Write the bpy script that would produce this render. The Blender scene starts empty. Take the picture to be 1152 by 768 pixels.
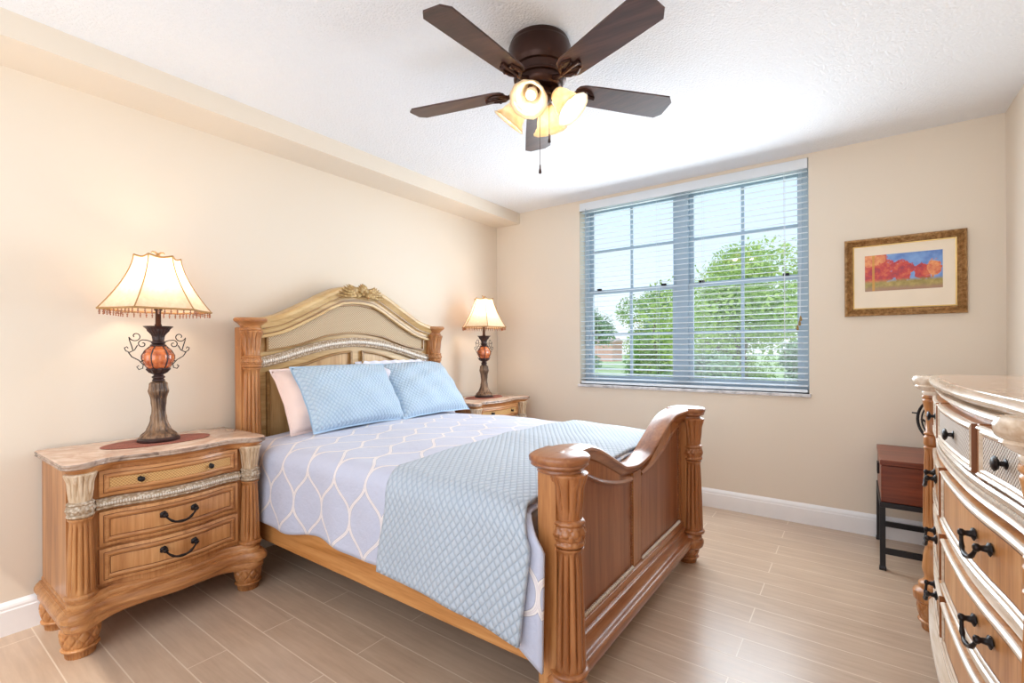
import bpy, math, random
import numpy as np
from mathutils import Vector, Matrix
PI = math.pi
scn = bpy.context.scene
COL = scn.collection

# ------------------------------------------------------------------ camera
H = 2.44; XL = -2.838; XR = 0.668; YW = 3.683; YB = -0.85; CH = 1.166
cam_d = bpy.data.cameras.new('camera')
cam = bpy.data.objects.new('camera', cam_d); COL.objects.link(cam); scn.camera = cam
yaw = math.radians(35.854); roll = math.radians(-0.275)
cam_d.sensor_fit = 'HORIZONTAL'; cam_d.sensor_width = 36.0
cam_d.lens = 36.0 * 534.954 / 1152.0
cam_d.shift_y = 7.927 / 1152.0
cam_d.clip_start = 0.02; cam_d.clip_end = 300
F_ = Vector((-math.sin(yaw), math.cos(yaw), 0)); R_ = Vector((math.cos(yaw), math.sin(yaw), 0)); U_ = Vector((0, 0, 1))
R3 = R_ * math.cos(roll) + U_ * math.sin(roll); U3 = U_ * math.cos(roll) - R_ * math.sin(roll)
M = Matrix((R3, U3, -F_)).transposed().to_4x4(); M.translation = Vector((0, 0, CH))
cam.matrix_world = M

# ------------------------------------------------------------------ exposure
vs = scn.view_settings
vs.view_transform = 'Standard'; vs.look = 'None'; vs.exposure = -0.04; vs.gamma = 1.0; vs.use_curve_mapping = False
scn.cycles.max_bounces = 8; scn.cycles.diffuse_bounces = 5; scn.cycles.glossy_bounces = 3
scn.cycles.transmission_bounces = 6; scn.cycles.transparent_max_bounces = 16
scn.cycles.caustics_reflective = False; scn.cycles.caustics_refractive = False
scn.cycles.sample_clamp_indirect = 6.0

# ------------------------------------------------------------------ sky
W = bpy.data.worlds.new('sky'); scn.world = W; W.use_nodes = True
nt = W.node_tree; nt.nodes.clear()
wo = nt.nodes.new('ShaderNodeOutputWorld'); wb = nt.nodes.new('ShaderNodeBackground')
tc = nt.nodes.new('ShaderNodeTexCoord'); sx = nt.nodes.new('ShaderNodeSeparateXYZ'); cr = nt.nodes.new('ShaderNodeValToRGB')
nt.links.new(tc.outputs['Generated'], sx.inputs[0]); nt.links.new(sx.outputs['Z'], cr.inputs[0])
cr.color_ramp.elements[0].position = 0.0; cr.color_ramp.elements[0].color = (0.90, 0.93, 0.95, 1)
cr.color_ramp.elements[1].position = 0.5; cr.color_ramp.elements[1].color = (0.50, 0.68, 0.92, 1)
e_ = cr.color_ramp.elements.new(0.16); e_.color = (0.74, 0.87, 0.97, 1)
nt.links.new(cr.outputs[0], wb.inputs[0]); wb.inputs[1].default_value = 1.35
nt.links.new(wb.outputs[0], wo.inputs[0])

# ------------------------------------------------------------------ sun, rear fill and daylight stand-ins
def light(name, kind, loc, energy, color=(1, 1, 1), **k):
    d = bpy.data.lights.new(name, kind); d.energy = energy; d.color = color
    for a, b in k.items(): setattr(d, a, b)
    o = bpy.data.objects.new(name, d); COL.objects.link(o); o.location = loc
    return o
sun = light('sun', 'SUN', (0, -10, 20), 2.2, (1, 0.96, 0.88), angle=0.01)
sun.rotation_euler = (math.radians(35), 0, math.radians(20))
# added fill light behind the camera, set in a made-up opening
la = light('rear_fill', 'AREA', (-1.1, YB + 0.06, 1.35), 34, (0.92, 0.96, 1.0), shape='RECTANGLE', size=3.0, size_y=1.8)
la.rotation_euler = (math.radians(99), 0, 0)
# added area lamps standing in for daylight at the bedroom window
lw = light('window_daylight_standin', 'AREA', (-1.09, YW - 0.07, 1.50), 48, (0.82, 0.92, 1.0), shape='RECTANGLE', size=1.6, size_y=1.15)
lw.rotation_euler = (math.radians(-83), 0, 0)
lo = light('outside_daylight_standin', 'AREA', (-1.09, YW + 0.45, 1.65), 17, (0.88, 0.95, 1.0), shape='RECTANGLE', size=1.8, size_y=1.7)  # added lamp outside the glass that backlights the slats
lo.rotation_euler = (math.radians(-90), 0, 0)

# ------------------------------------------------------------------ helpers
def crv(xs, ys, n_smooth=0):
    xs = np.array(xs, float); ys = np.array(ys, float)
    h = np.diff(xs); dl = np.diff(ys) / h; m = np.zeros(len(xs)); m[0] = dl[0]; m[-1] = dl[-1]
    for i in range(1, len(xs) - 1):
        m[i] = 0 if dl[i - 1] * dl[i] <= 0 else 2 * dl[i - 1] * dl[i] / (dl[i - 1] + dl[i])
    def f(x):
        x = min(max(x, xs[0]), xs[-1]); i = min(max(int(np.searchsorted(xs, x) - 1), 0), len(h) - 1)
        t = (x - xs[i]) / h[i]
        return float((2*t**3 - 3*t*t + 1)*ys[i] + (t**3 - 2*t*t + t)*h[i]*m[i] + (-2*t**3 + 3*t*t)*ys[i+1] + (t**3 - t*t)*h[i]*m[i+1])
    return f
def sym(xs, ys):
    """curve given on |s|, flat slope at 0"""
    g = crv([-x for x in xs[:0:-1]] + list(xs), list(ys[:0:-1]) + list(ys))
    return g
def lin(a, b, n): return [a + (b - a) * i / (n - 1) for i in range(n)]

class MB:
    def __init__(s): s.v = []; s.f = []; s.uv = {}
    def add(s, vs_, fs_):
        o = len(s.v); s.v += [tuple(p) for p in vs_]; s.f += [tuple(i + o for i in q) for q in fs_]; return o
    def box(s, x0, x1, y0, y1, z0, z1, T=None):
        p = [(x, y, z) for z in (z0, z1) for x, y in ((x0, y0), (x1, y0), (x1, y1), (x0, y1))]
        if T: p = [T(q) for q in p]
        s.add(p, [(3, 2, 1, 0), (4, 5, 6, 7), (0, 1, 5, 4), (1, 2, 6, 5), (2, 3, 7, 6), (3, 0, 4, 7)]); return s
    def sweep(s, rings, closed=True, cap=True, loop=False):
        n = len(rings[0]); o = len(s.v)
        for r in rings: s.v += [tuple(p) for p in r]
        m = len(rings)
        for i in range(m if loop else m - 1):
            i2 = (i + 1) % m
            for j in range(n if closed else n - 1):
                j2 = (j + 1) % n
                s.f.append((o + i*n + j, o + i2*n + j, o + i2*n + j2, o + i*n + j2))
        if cap and closed and not loop:
            s.f.append(tuple(o + j for j in range(n))); s.f.append(tuple(o + (m-1)*n + j for j in reversed(range(n))))
        return s
    def lathe(s, c, prof, seg=32, mod=None, T=None, sy=1.0, cap=True):
        """prof: (r,z) from bottom to top; mod(theta,z,r) -> r"""
        rings = []
        for r, z in prof:
            ring = []
            for k in range(seg):
                t = 2*PI*k/seg; rr = mod(t, z, r) if mod else r
                p = (c[0] + rr*math.cos(t), c[1] + rr*sy*math.sin(t), c[2] + z)
                ring.append(T(p) if T else p)
            rings.append(ring)
        return s.sweep(rings, True, cap)
    def tube(s, pts, r, seg=8, loop=False):
        pts = [Vector(p) for p in pts]; n = len(pts)
        rr = r if isinstance(r, (list, tuple)) else [r]*n
        rings = []; up = Vector((0.13, 0.21, 0.97)).normalized(); prevn = None
        for i in range(n):
            if loop: t = (pts[(i+1) % n] - pts[i-1]).normalized()
            else: t = (pts[min(i+1, n-1)] - pts[max(i-1, 0)]).normalized()
            if prevn is None:
                a = up - t*up.dot(t)
                if a.length < 0.1: a = Vector((1, 0, 0)) - t*t.x
            else: a = prevn - t*prevn.dot(t)
            a.normalize(); prevn = a; b = t.cross(a)
            rings.append([pts[i] + (a*math.cos(2*PI*k/seg) + b*math.sin(2*PI*k/seg))*rr[i] for k in range(seg)])
        return s.sweep(rings, True, True, loop)
    def ball(s, c, r, seg=12, sc=(1, 1, 1)):
        n = seg//2
        prof = [(max(1e-4, r*math.sin(PI*i/n)), -r*math.cos(PI*i/n)) for i in range(n+1)]
        rings = [[(c[0]+q*math.cos(2*PI*k/seg)*sc[0], c[1]+q*math.sin(2*PI*k/seg)*sc[1], c[2]+z*sc[2]) for k in range(seg)] for q, z in prof]
        return s.sweep(rings)
    def grid(s, P, nu, nv, thick=None, uvf=None, wrapu=False):
        """P(i,j)->point"""
        o = len(s.v)
        for i in range(nu):
            for j in range(nv): s.v.append(tuple(P(i, j)))
        for i in range(nu-1):
            for j in range(nv-1):
                s.f.append((o+i*nv+j, o+(i+1)*nv+j, o+(i+1)*nv+j+1, o+i*nv+j+1))
        if uvf:
            for i in range(nu):
                for j in range(nv): s.uv[o+i*nv+j] = uvf(i, j)
        return s
    def build(s, name, mat, parent=None, smooth=True, bevel=0, solid=0, ang=40):
        me = bpy.data.meshes.new(name); me.from_pydata(s.v, [], s.f); me.update()
        me.materials.append(mat)
        import bmesh
        bm = bmesh.new(); bm.from_mesh(me); bmesh.ops.recalc_face_normals(bm, faces=bm.faces)
        if s.uv:
            L = bm.loops.layers.uv.new('uv')
            for f in bm.faces:
                for l in f.loops: l[L].uv = s.uv.get(l.vert.index, (0, 0))
        a = math.radians(ang)
        if smooth:
            for f in bm.faces: f.smooth = True
            for e in bm.edges:
                if len(e.link_faces) == 2 and e.calc_face_angle(0) > a: e.smooth = False
        bm.to_mesh(me); bm.free()
        o = bpy.data.objects.new(name, me); COL.objects.link(o)
        if parent: o.parent = parent
        if bevel:
            m = o.modifiers.new('bevel', 'BEVEL'); m.width = bevel; m.segments = 2; m.limit_method = 'ANGLE'; m.angle_limit = math.radians(35)
        if solid:
            m = o.modifiers.new('solid', 'SOLIDIFY'); m.thickness = solid; m.offset = 0
        return o
def empty(name, loc, rz=0):
    o = bpy.data.objects.new(name, None); COL.objects.link(o); o.location = loc; o.rotation_euler = (0, 0, rz); o.empty_display_size = 0.1
    return o
def tag(o, label=None, cat=None, group=None, kind=None):
    if label: o['label'] = label
    if cat: o['category'] = cat
    if group: o['group'] = group
    if kind: o['kind'] = kind
    return o
def copy_tree(o, parent=None):
    c = o.copy(); COL.objects.link(c); c.parent = parent
    for ch in [x for x in scn.objects if x.parent == o]: copy_tree(ch, c)
    return c

# ------------------------------------------------------------------ materials
class N:
    def __init__(s, name):
        s.m = bpy.data.materials.new(name); s.m.use_nodes = True; s.t = s.m.node_tree
        s.b = s.t.nodes['Principled BSDF']; s.out = s.t.nodes['Material Output']
    def n(s, typ, **k):
        x = s.t.nodes.new(typ)
        for a, b in k.items():
            if a in x.inputs.keys(): x.inputs[a].default_value = b
            else: setattr(x, a, b)
        return x
    def l(s, a, b): s.t.links.new(a, b)
    def sock(s, v, inp):
        if isinstance(v, (int, float)): inp.default_value = v
        else: s.l(v, inp)
    def math(s, op, a, b=0.0, c=0.0, clamp=False):
        x = s.n('ShaderNodeMath'); x.operation = op; x.use_clamp = clamp
        s.sock(a, x.inputs[0]); s.sock(b, x.inputs[1]); s.sock(c, x.inputs[2]); return x.outputs[0]
    def mix(s, f, a, b, mode='MIX'):
        x = s.n('ShaderNodeMix'); x.data_type = 'RGBA'; x.blend_type = mode
        s.sock(f, x.inputs[0])
        for v, i in ((a, x.inputs[6]), (b, x.inputs[7])):
            if isinstance(v, tuple): i.default_value = v if len(v) == 4 else v + (1,)
            else: s.l(v, i)
        return x.outputs[2]
    def ramp(s, f, stops):
        x = s.n('ShaderNodeValToRGB'); s.l(f, x.inputs[0]); e = x.color_ramp.elements
        for i, (p, c) in enumerate(stops):
            q = e[i] if i < 2 else e.new(p)
            q.position = p; q.color = tuple(c) + (1,)
        return x.outputs[0]
    def coord(s, which='Object', scale=(1, 1, 1), rot=(0, 0, 0), loc=(0, 0, 0)):
        c = s.n('ShaderNodeTexCoord'); m = s.n('ShaderNodeMapping'); s.l(c.outputs[which], m.inputs[0])
        m.inputs['Scale'].default_value = scale; m.inputs['Rotation'].default_value = rot; m.inputs['Location'].default_value = loc
        return m.outputs[0]
    def noise(s, vec, scale=5, detail=3, rough=0.5, dist=0):
        x = s.n('ShaderNodeTexNoise', Scale=scale, Detail=detail, Roughness=rough, Distortion=dist); s.l(vec, x.inputs['Vector']); return x
    def bump(s, h, strength=0.3, dist=0.01):
        x = s.n('ShaderNodeBump', Strength=strength, Distance=dist); s.l(h, x.inputs['Height']); s.l(x.outputs[0], s.b.inputs['Normal']); return x
    def set(s, **k):
        for a, v in k.items():
            i = s.b.inputs[a.replace('_', ' ')]
            if isinstance(v, (int, float)): i.default_value = v
            elif isinstance(v, tuple): i.default_value = v if len(v) == 4 or len(v) != 3 else v + (1,)
            else: s.l(v, i)
        return s
def srgb(r, g, b):
    f = lambda c: (c/255/12.92) if c/255 <= 0.04045 else ((c/255+0.055)/1.055)**2.4
    return (f(r), f(g), f(b))
def plain(name, col, rough=0.5, metal=0.0, var=0.04, scale=8, coat=0.0):
    n = N(name); v = n.noise(n.coord(), scale, 3)
    c2 = tuple(max(0, x*(1-var*3)) for x in col); c1 = tuple(min(1, x*(1+var)) for x in col)
    n.set(Base_Color=n.ramp(v.outputs[0], [(0.3, c2), (0.7, c1)]), Roughness=rough, Metallic=metal)
    if coat: n.set(Coat_Weight=coat)
    return n.m
def wood(name, dark, mid, lite, axis='Z', rough=0.35, scale=1.0, coat=0.15, bump=0.05, diag=0.0):
    n = N(name)
    s = {'X': (0.6, 9, 9), 'Y': (9, 0.6, 9), 'Z': (9, 9, 0.6)}[axis]
    v = n.coord('Object', tuple(q*scale for q in s), (diag, 0, 0))
    a = n.noise(v, 2.2, 6, 0.6, 0.6); b = n.noise(v, 14, 3, 0.5)
    big = n.noise(n.coord(), 1.6, 2)
    t = n.math('ADD', n.math('MULTIPLY', a.outputs[0], 0.6), n.math('MULTIPLY', b.outputs[0], 0.22))
    t = n.math('ADD', t, n.math('MULTIPLY', big.outputs[0], 0.18))
    n.set(Base_Color=n.ramp(t, [(0.36, dark), (0.64, lite), (0.5, mid)]), Roughness=rough, Coat_Weight=coat, Coat_Roughness=0.25)
    if bump: n.bump(b.outputs[0], bump, 0.002)
    return n.m

honey = wood('honey_wood', srgb(144, 88, 46), srgb(178, 120, 70), srgb(206, 150, 96), 'Z')
honey_h = wood('honey_wood_horizontal', srgb(146, 90, 48), srgb(182, 124, 74), srgb(208, 152, 98), 'Y')
honey_x = wood('honey_wood_rail', srgb(170, 108, 52), srgb(200, 138, 78), srgb(216, 158, 98), 'X')
gold_h = wood('pale_gold_wood', srgb(176, 138, 84), srgb(203, 168, 114), srgb(222, 192, 140), 'Y')
panelw = wood('panel_wood', srgb(112, 62, 36), srgb(140, 84, 52), srgb(160, 104, 70), 'Z', scale=0.7, diag=0.7, rough=0.35, coat=0.15)
footw = wood('footboard_wood', srgb(126, 74, 36), srgb(160, 100, 56), srgb(184, 126, 78), 'Z', rough=0.3, coat=0.2)
footw_h = wood('footboard_wood_horizontal', srgb(120, 70, 40), srgb(150, 94, 58), srgb(172, 118, 78), 'Y', rough=0.3, coat=0.2)
drw = wood('drawer_veneer', srgb(164, 106, 58), srgb(196, 138, 86), srgb(220, 168, 114), 'Z', scale=0.8, diag=0.9)
redbox = wood('red_brown_wood', srgb(84, 34, 18), srgb(116, 52, 30), srgb(140, 70, 42), 'X', rough=0.35)
fan_wood = wood('fan_blade_wood', srgb(46, 26, 22), srgb(66, 40, 33), srgb(88, 58, 48), 'X', rough=0.42, coat=0.08)
bronze = plain('oil_rubbed_bronze', srgb(62, 34, 24), 0.35, 0.55, 0.1)
iron = plain('dark_iron', srgb(40, 34, 34), 0.4, 0.6, 0.15, 40)
black = plain('black_metal', srgb(30, 28, 32), 0.45, 0.2)
# silvered carved trim
def carved(name, c1, c2, s=140, axis=1):
    n = N(name); v = n.coord('Object')
    vo = n.n('ShaderNodeTexVoronoi', Scale=s); n.l(v, vo.inputs['Vector'])
    n.set(Base_Color=n.ramp(vo.outputs['Distance'], [(0.1, c1), (0.6, c2)]), Roughness=0.4, Metallic=0.1)
    n.bump(n.math('SUBTRACT', 1.0, vo.outputs['Distance']), 0.6, 0.005); return n.m
silver = carved('silvered_carving', srgb(220, 206, 188), srgb(168, 144, 118), 80)
beadm = plain('silver_beads', srgb(226, 216, 204), 0.3, 0.25, 0.05, 60)
capm = wood('silvered_leaves', srgb(168, 132, 96), srgb(202, 176, 146), srgb(228, 210, 188), 'Z', bump=0.4, scale=2.0)
umber = plain('umber_shade_line', srgb(108, 62, 30), 0.4)  # groove shade put into the colour of thin moulding strips
endw = wood('drawer_end_wood', srgb(116, 64, 30), srgb(146, 88, 46), srgb(168, 108, 62), 'Z')
silver_lt = carved('silvered_band', srgb(224, 208, 184), srgb(150, 126, 98), 170)
goldcarve = carved('antique_gold_carving', srgb(208, 180, 124), srgb(164, 130, 80), 60)
# woven cane
def cane(name, c1, c2, s=1.0):
    n = N(name); v = n.coord('Object', (s, s, s)); sp = n.n('ShaderNodeSeparateXYZ'); n.l(v, sp.inputs[0])
    a = n.math('SINE', n.math('MULTIPLY', sp.outputs['Y'], 620)); b = n.math('SINE', n.math('MULTIPLY', sp.outputs['Z'], 620))
    h = n.math('MULTIPLY', a, b); h2 = n.math('MULTIPLY_ADD', h, 0.5, 0.5)
    n.set(Base_Color=n.ramp(h2, [(0.2, c2), (0.7, c1)]), Roughness=0.6); n.bump(h2, 0.6, 0.002); return n.m
cane_m = cane('woven_cane', srgb(206, 184, 152), srgb(160, 132, 98), 0.7)
cane_g = cane('woven_cane_gilt', srgb(214, 170, 110), srgb(176, 128, 74), 0.9)
cane_w = cane('woven_cane_grey', srgb(220, 208, 196), srgb(110, 86, 66), 0.85)
whitetrim = wood('pale_moulding', srgb(178, 148, 120), srgb(214, 194, 172), srgb(240, 228, 214), 'Y', rough=0.22, coat=0.6)  # pale silvery trim, with window glare partly put into the colour
# marble tops
def marble(name, base, dk, vein):
    n = N(name); v = n.coord(); a = n.noise(v, 7, 8, 0.65, 1.5); b = n.noise(v, 22, 6, 0.6)
    c = n.ramp(a.outputs[0], [(0.35, dk), (0.62, base), (0.5, vein)])
    n.set(Base_Color=n.mix(n.math('MULTIPLY', b.outputs[0], 0.3), c, vein), Roughness=0.12); return n.m
marb = marble('pink_marble', srgb(232, 205, 184), srgb(196, 156, 132), srgb(216, 184, 160))
marb_e = marble('rough_marble_edge', srgb(150, 120, 102), srgb(84, 64, 56), srgb(184, 160, 142))
sillm = marble('grey_marble', srgb(226, 224, 226), srgb(160, 158, 160), srgb(206, 204, 206))
# walls
def wallmat(name, col, scale=140, st=0.05):
    n = N(name); v = n.coord(); a = n.noise(v, scale, 3); b = n.noise(v, 1.3, 2)
    n.set(Base_Color=n.ramp(b.outputs[0], [(0.3, tuple(x*0.98 for x in col)), (0.7, col)]), Roughness=0.75); n.bump(a.outputs[0], st, 0.003); return n.m
wall_m = wallmat('wall_paint', srgb(230, 218, 202))
n = N('popcorn_ceiling'); v = n.coord(); a = n.noise(v, 110, 4, 0.7); vo = n.n('ShaderNodeTexVoronoi', Scale=95.0); n.l(v, vo.inputs['Vector'])
hh = n.math('ADD', n.math('MULTIPLY', a.outputs[0], 1.0), n.math('SUBTRACT', 0.6, vo.outputs['Distance']))
n.set(Base_Color=srgb(238, 240, 244), Roughness=0.9); n.bump(hh, 0.5, 0.006); ceil_m = n.m
white = plain('white_trim_paint', srgb(246, 246, 248), 0.3, 0, 0.01)
vinyl = plain('white_vinyl', srgb(240, 243, 246), 0.35, 0, 0.01)
slatm = plain('white_slat', srgb(228, 235, 242), 0.4, 0, 0.01)
framegrey = plain('window_frame_paint', srgb(176, 192, 206), 0.4, 0, 0.01)
# floor planks
n = N('wood_look_tile'); v = n.coord('Object', (1, 1, 1), (0, 0, 0), (0.37, -0.4345+0.1375*8, 0))
br = n.n('ShaderNodeTexBrick'); n.l(v, br.inputs['Vector']); br.offset = 0.37; br.offset_frequency = 2; br.squash = 1
for k_, v_ in (('Scale', 1.0), ('Mortar Size', 0.0023), ('Mortar Smooth', 0.1), ('Bias', 0.0), ('Brick Width', 1.18), ('Row Height', 0.1375)): br.inputs[k_].default_value = v_
br.inputs['Color1'].default_value = (0, 0, 0, 1); br.inputs['Color2'].default_value = (1, 1, 1, 1); br.inputs['Mortar'].default_value = (0.5, 0.5, 0.5, 1)
vg = n.coord('Object', (1.3, 14, 1)); g1 = n.noise(vg, 3.0, 7, 0.62, 0.3); g2 = n.noise(n.coord(), 2.3, 4, 0.6)
tt = n.math('ADD', n.math('MULTIPLY', g1.outputs[0], 0.62), n.math('MULTIPLY', g2.outputs[0], 0.38))
fc = n.ramp(tt, [(0.3, srgb(172, 146, 124)), (0.7, srgb(204, 180, 157)), (0.5, srgb(189, 163, 140))])
fc = n.mix(n.math('MULTIPLY', br.outputs['Color'], 0.25), fc, srgb(200, 174, 150))
fc = n.mix(br.outputs['Fac'], fc, srgb(218, 200, 180))
n.set(Base_Color=fc, Roughness=n.math('MULTIPLY_ADD', g1.outputs[0], 0.12, 0.25), Specular_IOR_Level=0.75); n.bump(n.math('SUBTRACT', 1.0, br.outputs['Fac']), 0.25, 0.002); floor_m = n.m

# ------------------------------------------------------------------ room shell
def struct(mb, name, mat, parent=None, **k):
    o = mb.build(name, mat, parent, **k)
    if parent is None: o['kind'] = 'structure'
    return o
T_ = 0.14
struct(MB().box(XL-T_, XR+T_, YB-T_, YW+0.16, -0.1, 0), 'floor', floor_m, smooth=False)
struct(MB().box(XL-T_, XR+T_, YB-T_, YW+0.16, H, H+0.12), 'ceiling', ceil_m, smooth=False)
struct(MB().box(XL-T_, XL, YB-T_, YW+0.16, 0, H), 'wall_left', wall_m, smooth=False)
struct(MB().box(XR, XR+T_, YB-T_, YW+0.16, 0, H), 'wall_right', wall_m, smooth=False)
WX0, WX1, WZ0, WZ1 = -1.935, -0.248, 0.858, 2.415
struct(MB().box(XL, WX0, YW, YW+0.16, 0, H).box(WX1, XR, YW, YW+0.16, 0, H).box(WX0, WX1, YW, YW+0.16, 0, WZ0).box(WX0, WX1, YW, YW+0.16, WZ1, H), 'wall_window', wall_m, smooth=False)
OX0, OX1, OZ = -2.6, 0.4, 2.3  # opening made up to hold the rear fill light
struct(MB().box(XL, OX0, YB-T_, YB, 0, H).box(OX1, XR, YB-T_, YB, 0, H).box(OX0, OX1, YB-T_, YB, OZ, H).box(OX0, OX1, YB-T_, YB, 0, 0.4), 'wall_rear', wall_m, smooth=False)
struct(MB().box(-2.838, -2.563, YB, YW, 2.339, H), 'trim_1', wall_m, smooth=False)   # boxed soffit along the wall
# baseboards
def baseboard(name, a, b, nrm):
    prof = [(0, 0), (0.016, 0), (0.016, 0.098), (0.013, 0.103), (0.013, 0.112), (0.010, 0.120), (0.005, 0.127), (0.0, 0.134)]
    mb = MB(); mb.sweep([[(p[0]+nrm[0]*d, p[1]+nrm[1]*d, z) for d, z in prof] for p in (a, b)])
    struct(mb, name, white, smooth=False)
baseboard('baseboard_left', (XL, YB), (XL, YW), (1, 0))
baseboard('baseboard_window', (XL, YW), (XR, YW), (0, -1))
baseboard('baseboard_right', (XR, YB), (XR, YW), (-1, 0))

# ------------------------------------------------------------------ window
def frame_rect(mb, x0, x1, z0, z1, w, y0, y1):
    mb.box(x0, x1, y0, y1, z0, z0+w).box(x0, x1, y0, y1, z1-w, z1).box(x0, x0+w, y0, y1, z0+w, z1-w).box(x1-w, x1, y0, y1, z0+w, z1-w)
    return mb
wy0, wy1 = YW+0.10, YW+0.155
mid = (WX0+WX1)/2
wf = MB(); frame_rect(wf, WX0, WX1, WZ0, WZ1, 0.04, wy0, wy1); wf.box(mid-0.045, mid+0.045, wy0-0.005, wy1, WZ0+0.04, WZ1-0.04)
win = struct(wf, 'window_1', framegrey, smooth=False, bevel=0.003)
for a_, b_ in ((WX0+0.04, mid-0.045), (mid+0.045, WX1-0.04)):
    for z0, z1, dy in ((WZ0+0.04, 1.665, 0.008), (1.635, WZ1-0.04, 0.028)):
        s_ = MB(); frame_rect(s_, a_, b_, z0, z1, 0.034, wy0+dy, wy0+dy+0.022)
        sa = s_.build('window_sash', framegrey, win, smooth=False)
        m_ = MB(); c_ = (a_+b_)/2; zc = (z0+z1)/2
        m_.box(c_-0.011, c_+0.011, wy0+dy+0.004, wy0+dy+0.016, z0+0.034, z1-0.034)
        m_.box(a_+0.034, c_-0.011, wy0+dy+0.004, wy0+dy+0.016, zc-0.011, zc+0.011).box(c_+0.011, b_-0.034, wy0+dy+0.004, wy0+dy+0.016, zc-0.011, zc+0.011)
        m_.build('muntin', framegrey, sa, smooth=False)
    for lx in (a_+0.10, b_-0.10):
        MB().box(lx-0.02, lx+0.02, wy0-0.012, wy0+0.008, 1.662, 1.678).build('sash_lock', iron, win, bevel=0.002)
gn = N('window_glass'); gn.b.inputs['Transmission Weight'].default_value = 1; gn.set(Roughness=0.0, IOR=1.02); gn.b.inputs['Base Color'].default_value = (0.97, 0.99, 1, 1)
tr = gn.n('ShaderNodeBsdfTransparent'); gl = gn.n('ShaderNodeBsdfGlossy', Roughness=0.02); mx = gn.n('ShaderNodeMixShader'); mx.inputs[0].default_value = 0.04
gn.l(tr.outputs[0], mx.inputs[1]); gn.l(gl.outputs[0], mx.inputs[2]); gn.l(mx.outputs[0], gn.out.inputs['Surface']); tr.inputs[0].default_value = (0.97, 0.99, 1, 1)
MB().box(WX0+0.04, WX1-0.04, wy0+0.0245, wy0+0.0275, WZ0+0.04, WZ1-0.04).build('window_pane', gn.m, win, smooth=False)
struct(MB().box(WX0-0.012, WX1+0.012, YW-0.022, YW+0.10, WZ0-0.022, WZ0), 'trim_2', sillm, smooth=False, bevel=0.003)   # marble sill

# blinds
bl = empty('window_blind', (mid, YW+0.03, WZ0)); tag(bl, 'white two inch horizontal slat blind filling the bedroom window, slats open', 'blind')
ox, oy, oz = mid, YW+0.03, WZ0
hr = MB(); hr.box(WX0+0.004-ox, WX1-0.004-ox, -0.034, 0.025, 1.495, 1.552)
hr.box(WX0+0.004-ox, WX1-0.004-ox, -0.038, -0.034, 1.487, 1.554); hr.build('headrail', slatm, bl, smooth=False, bevel=0.002)
nsl = 36; tilt = math.radians(7)
for k in range(nsl):
    zc = 0.052 + (1.478-0.052)*k/(nsl-1)
    s_ = MB(); prof = []
    for q in range(7):
        u = -0.025 + 0.05*q/6; bow = 0.0022*(1-(u/0.025)**2)
        prof.append((u*math.cos(tilt), zc + u*math.sin(tilt) + bow))
    prof2 = prof + [(a, b-0.0028) for a, b in reversed(prof)]
    s_.sweep([[(x, a, b) for a, b in prof2] for x in (WX0+0.008-ox, WX1-0.008-ox)])
    s_.build('slat', slatm, bl, ang=50)
MB().box(WX0+0.008-ox, WX1-0.008-ox, -0.026, 0.026, 0.006, 0.026).build('bottom_rail', slatm, bl, smooth=False, bevel=0.004)
for lx in (WX0+0.14, mid-0.17, mid+0.17, WX1-0.14):
    for ly in (-0.0265, 0.0265):
        MB().tube([(lx-ox, ly, 0.02), (lx-ox, ly, 1.5)], 0.0009, 5).build('ladder_cord', slatm, bl)
MB().tube([(WX0+0.065-ox, -0.044, 1.5), (WX0+0.065-ox, -0.046, 0.62)], 0.0035, 8).build('tilt_wand', framegrey, bl)
c_ = MB()
for dx in (-0.006, 0.004): c_.tube([(WX1-0.045-ox+dx, -0.043, 1.5), (WX1-0.047-ox+dx, -0.046, 0.9), (WX1-0.05-ox+dx*0.3, -0.046, 0.48)], 0.0013, 5)
c_.tube([(WX1-0.14-ox, -0.043, 1.5), (WX1-0.14-ox, -0.046, 0.36)], 0.0013, 5)
lc = c_.build('lift_cord', slatm, bl)
tas = plain('brass_tassel', srgb(150, 124, 70), 0.4, 0.3)
c_ = MB()
for dx, dz in ((-0.052, 0.45), (-0.046, 0.48), (-0.064, 0.42)):
    c_.lathe((WX1-ox+dx, -0.046, dz), [(0.002, 0), (0.007, 0.002), (0.0085, 0.012), (0.005, 0.03), (0.002, 0.036)], 10)
c_.build('cord_tassel', tas, lc)

# ------------------------------------------------------------------ outside
def grassmat():
    n = N('grass'); v = n.coord(); a = n.noise(v, 0.6, 6, 0.7); n.set(Base_Color=n.ramp(a.outputs[0], [(0.3, srgb(150, 176, 110)), (0.7, srgb(206, 218, 168))]), Roughness=0.9); return n.m
gz = -0.15
g_ = MB().box(-60, 60, YW+0.6, 90, gz-0.1, gz).build('lawn', grassmat(), smooth=False); g_['kind'] = 'structure'
def leafmat(name, c1, c2):
    n = N(name); oi = n.n('ShaderNodeNewGeometry'); a = n.noise(n.coord(), 2.5, 4, 0.7)
    c = n.ramp(a.outputs[0], [(0.35, c1), (0.65, c2)])
    d = n.n('ShaderNodeBsdfDiffuse'); t = n.n('ShaderNodeBsdfTranslucent'); m = n.n('ShaderNodeMixShader'); m.inputs[0].default_value = 0.35
    n.l(c, d.inputs[0]); n.l(c, t.inputs[0]); n.l(d.outputs[0], m.inputs[1]); n.l(t.outputs[0], m.inputs[2]); n.l(m.outputs[0], n.out.inputs['Surface']); return n.m
leafs = [leafmat('leaf_green', srgb(120, 160, 104), srgb(190, 216, 140)), leafmat('leaf_blue_green', srgb(128, 160, 136), srgb(180, 204, 160)), leafmat('leaf_yellow_green', srgb(150, 184, 100), srgb(214, 232, 144))]
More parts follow.
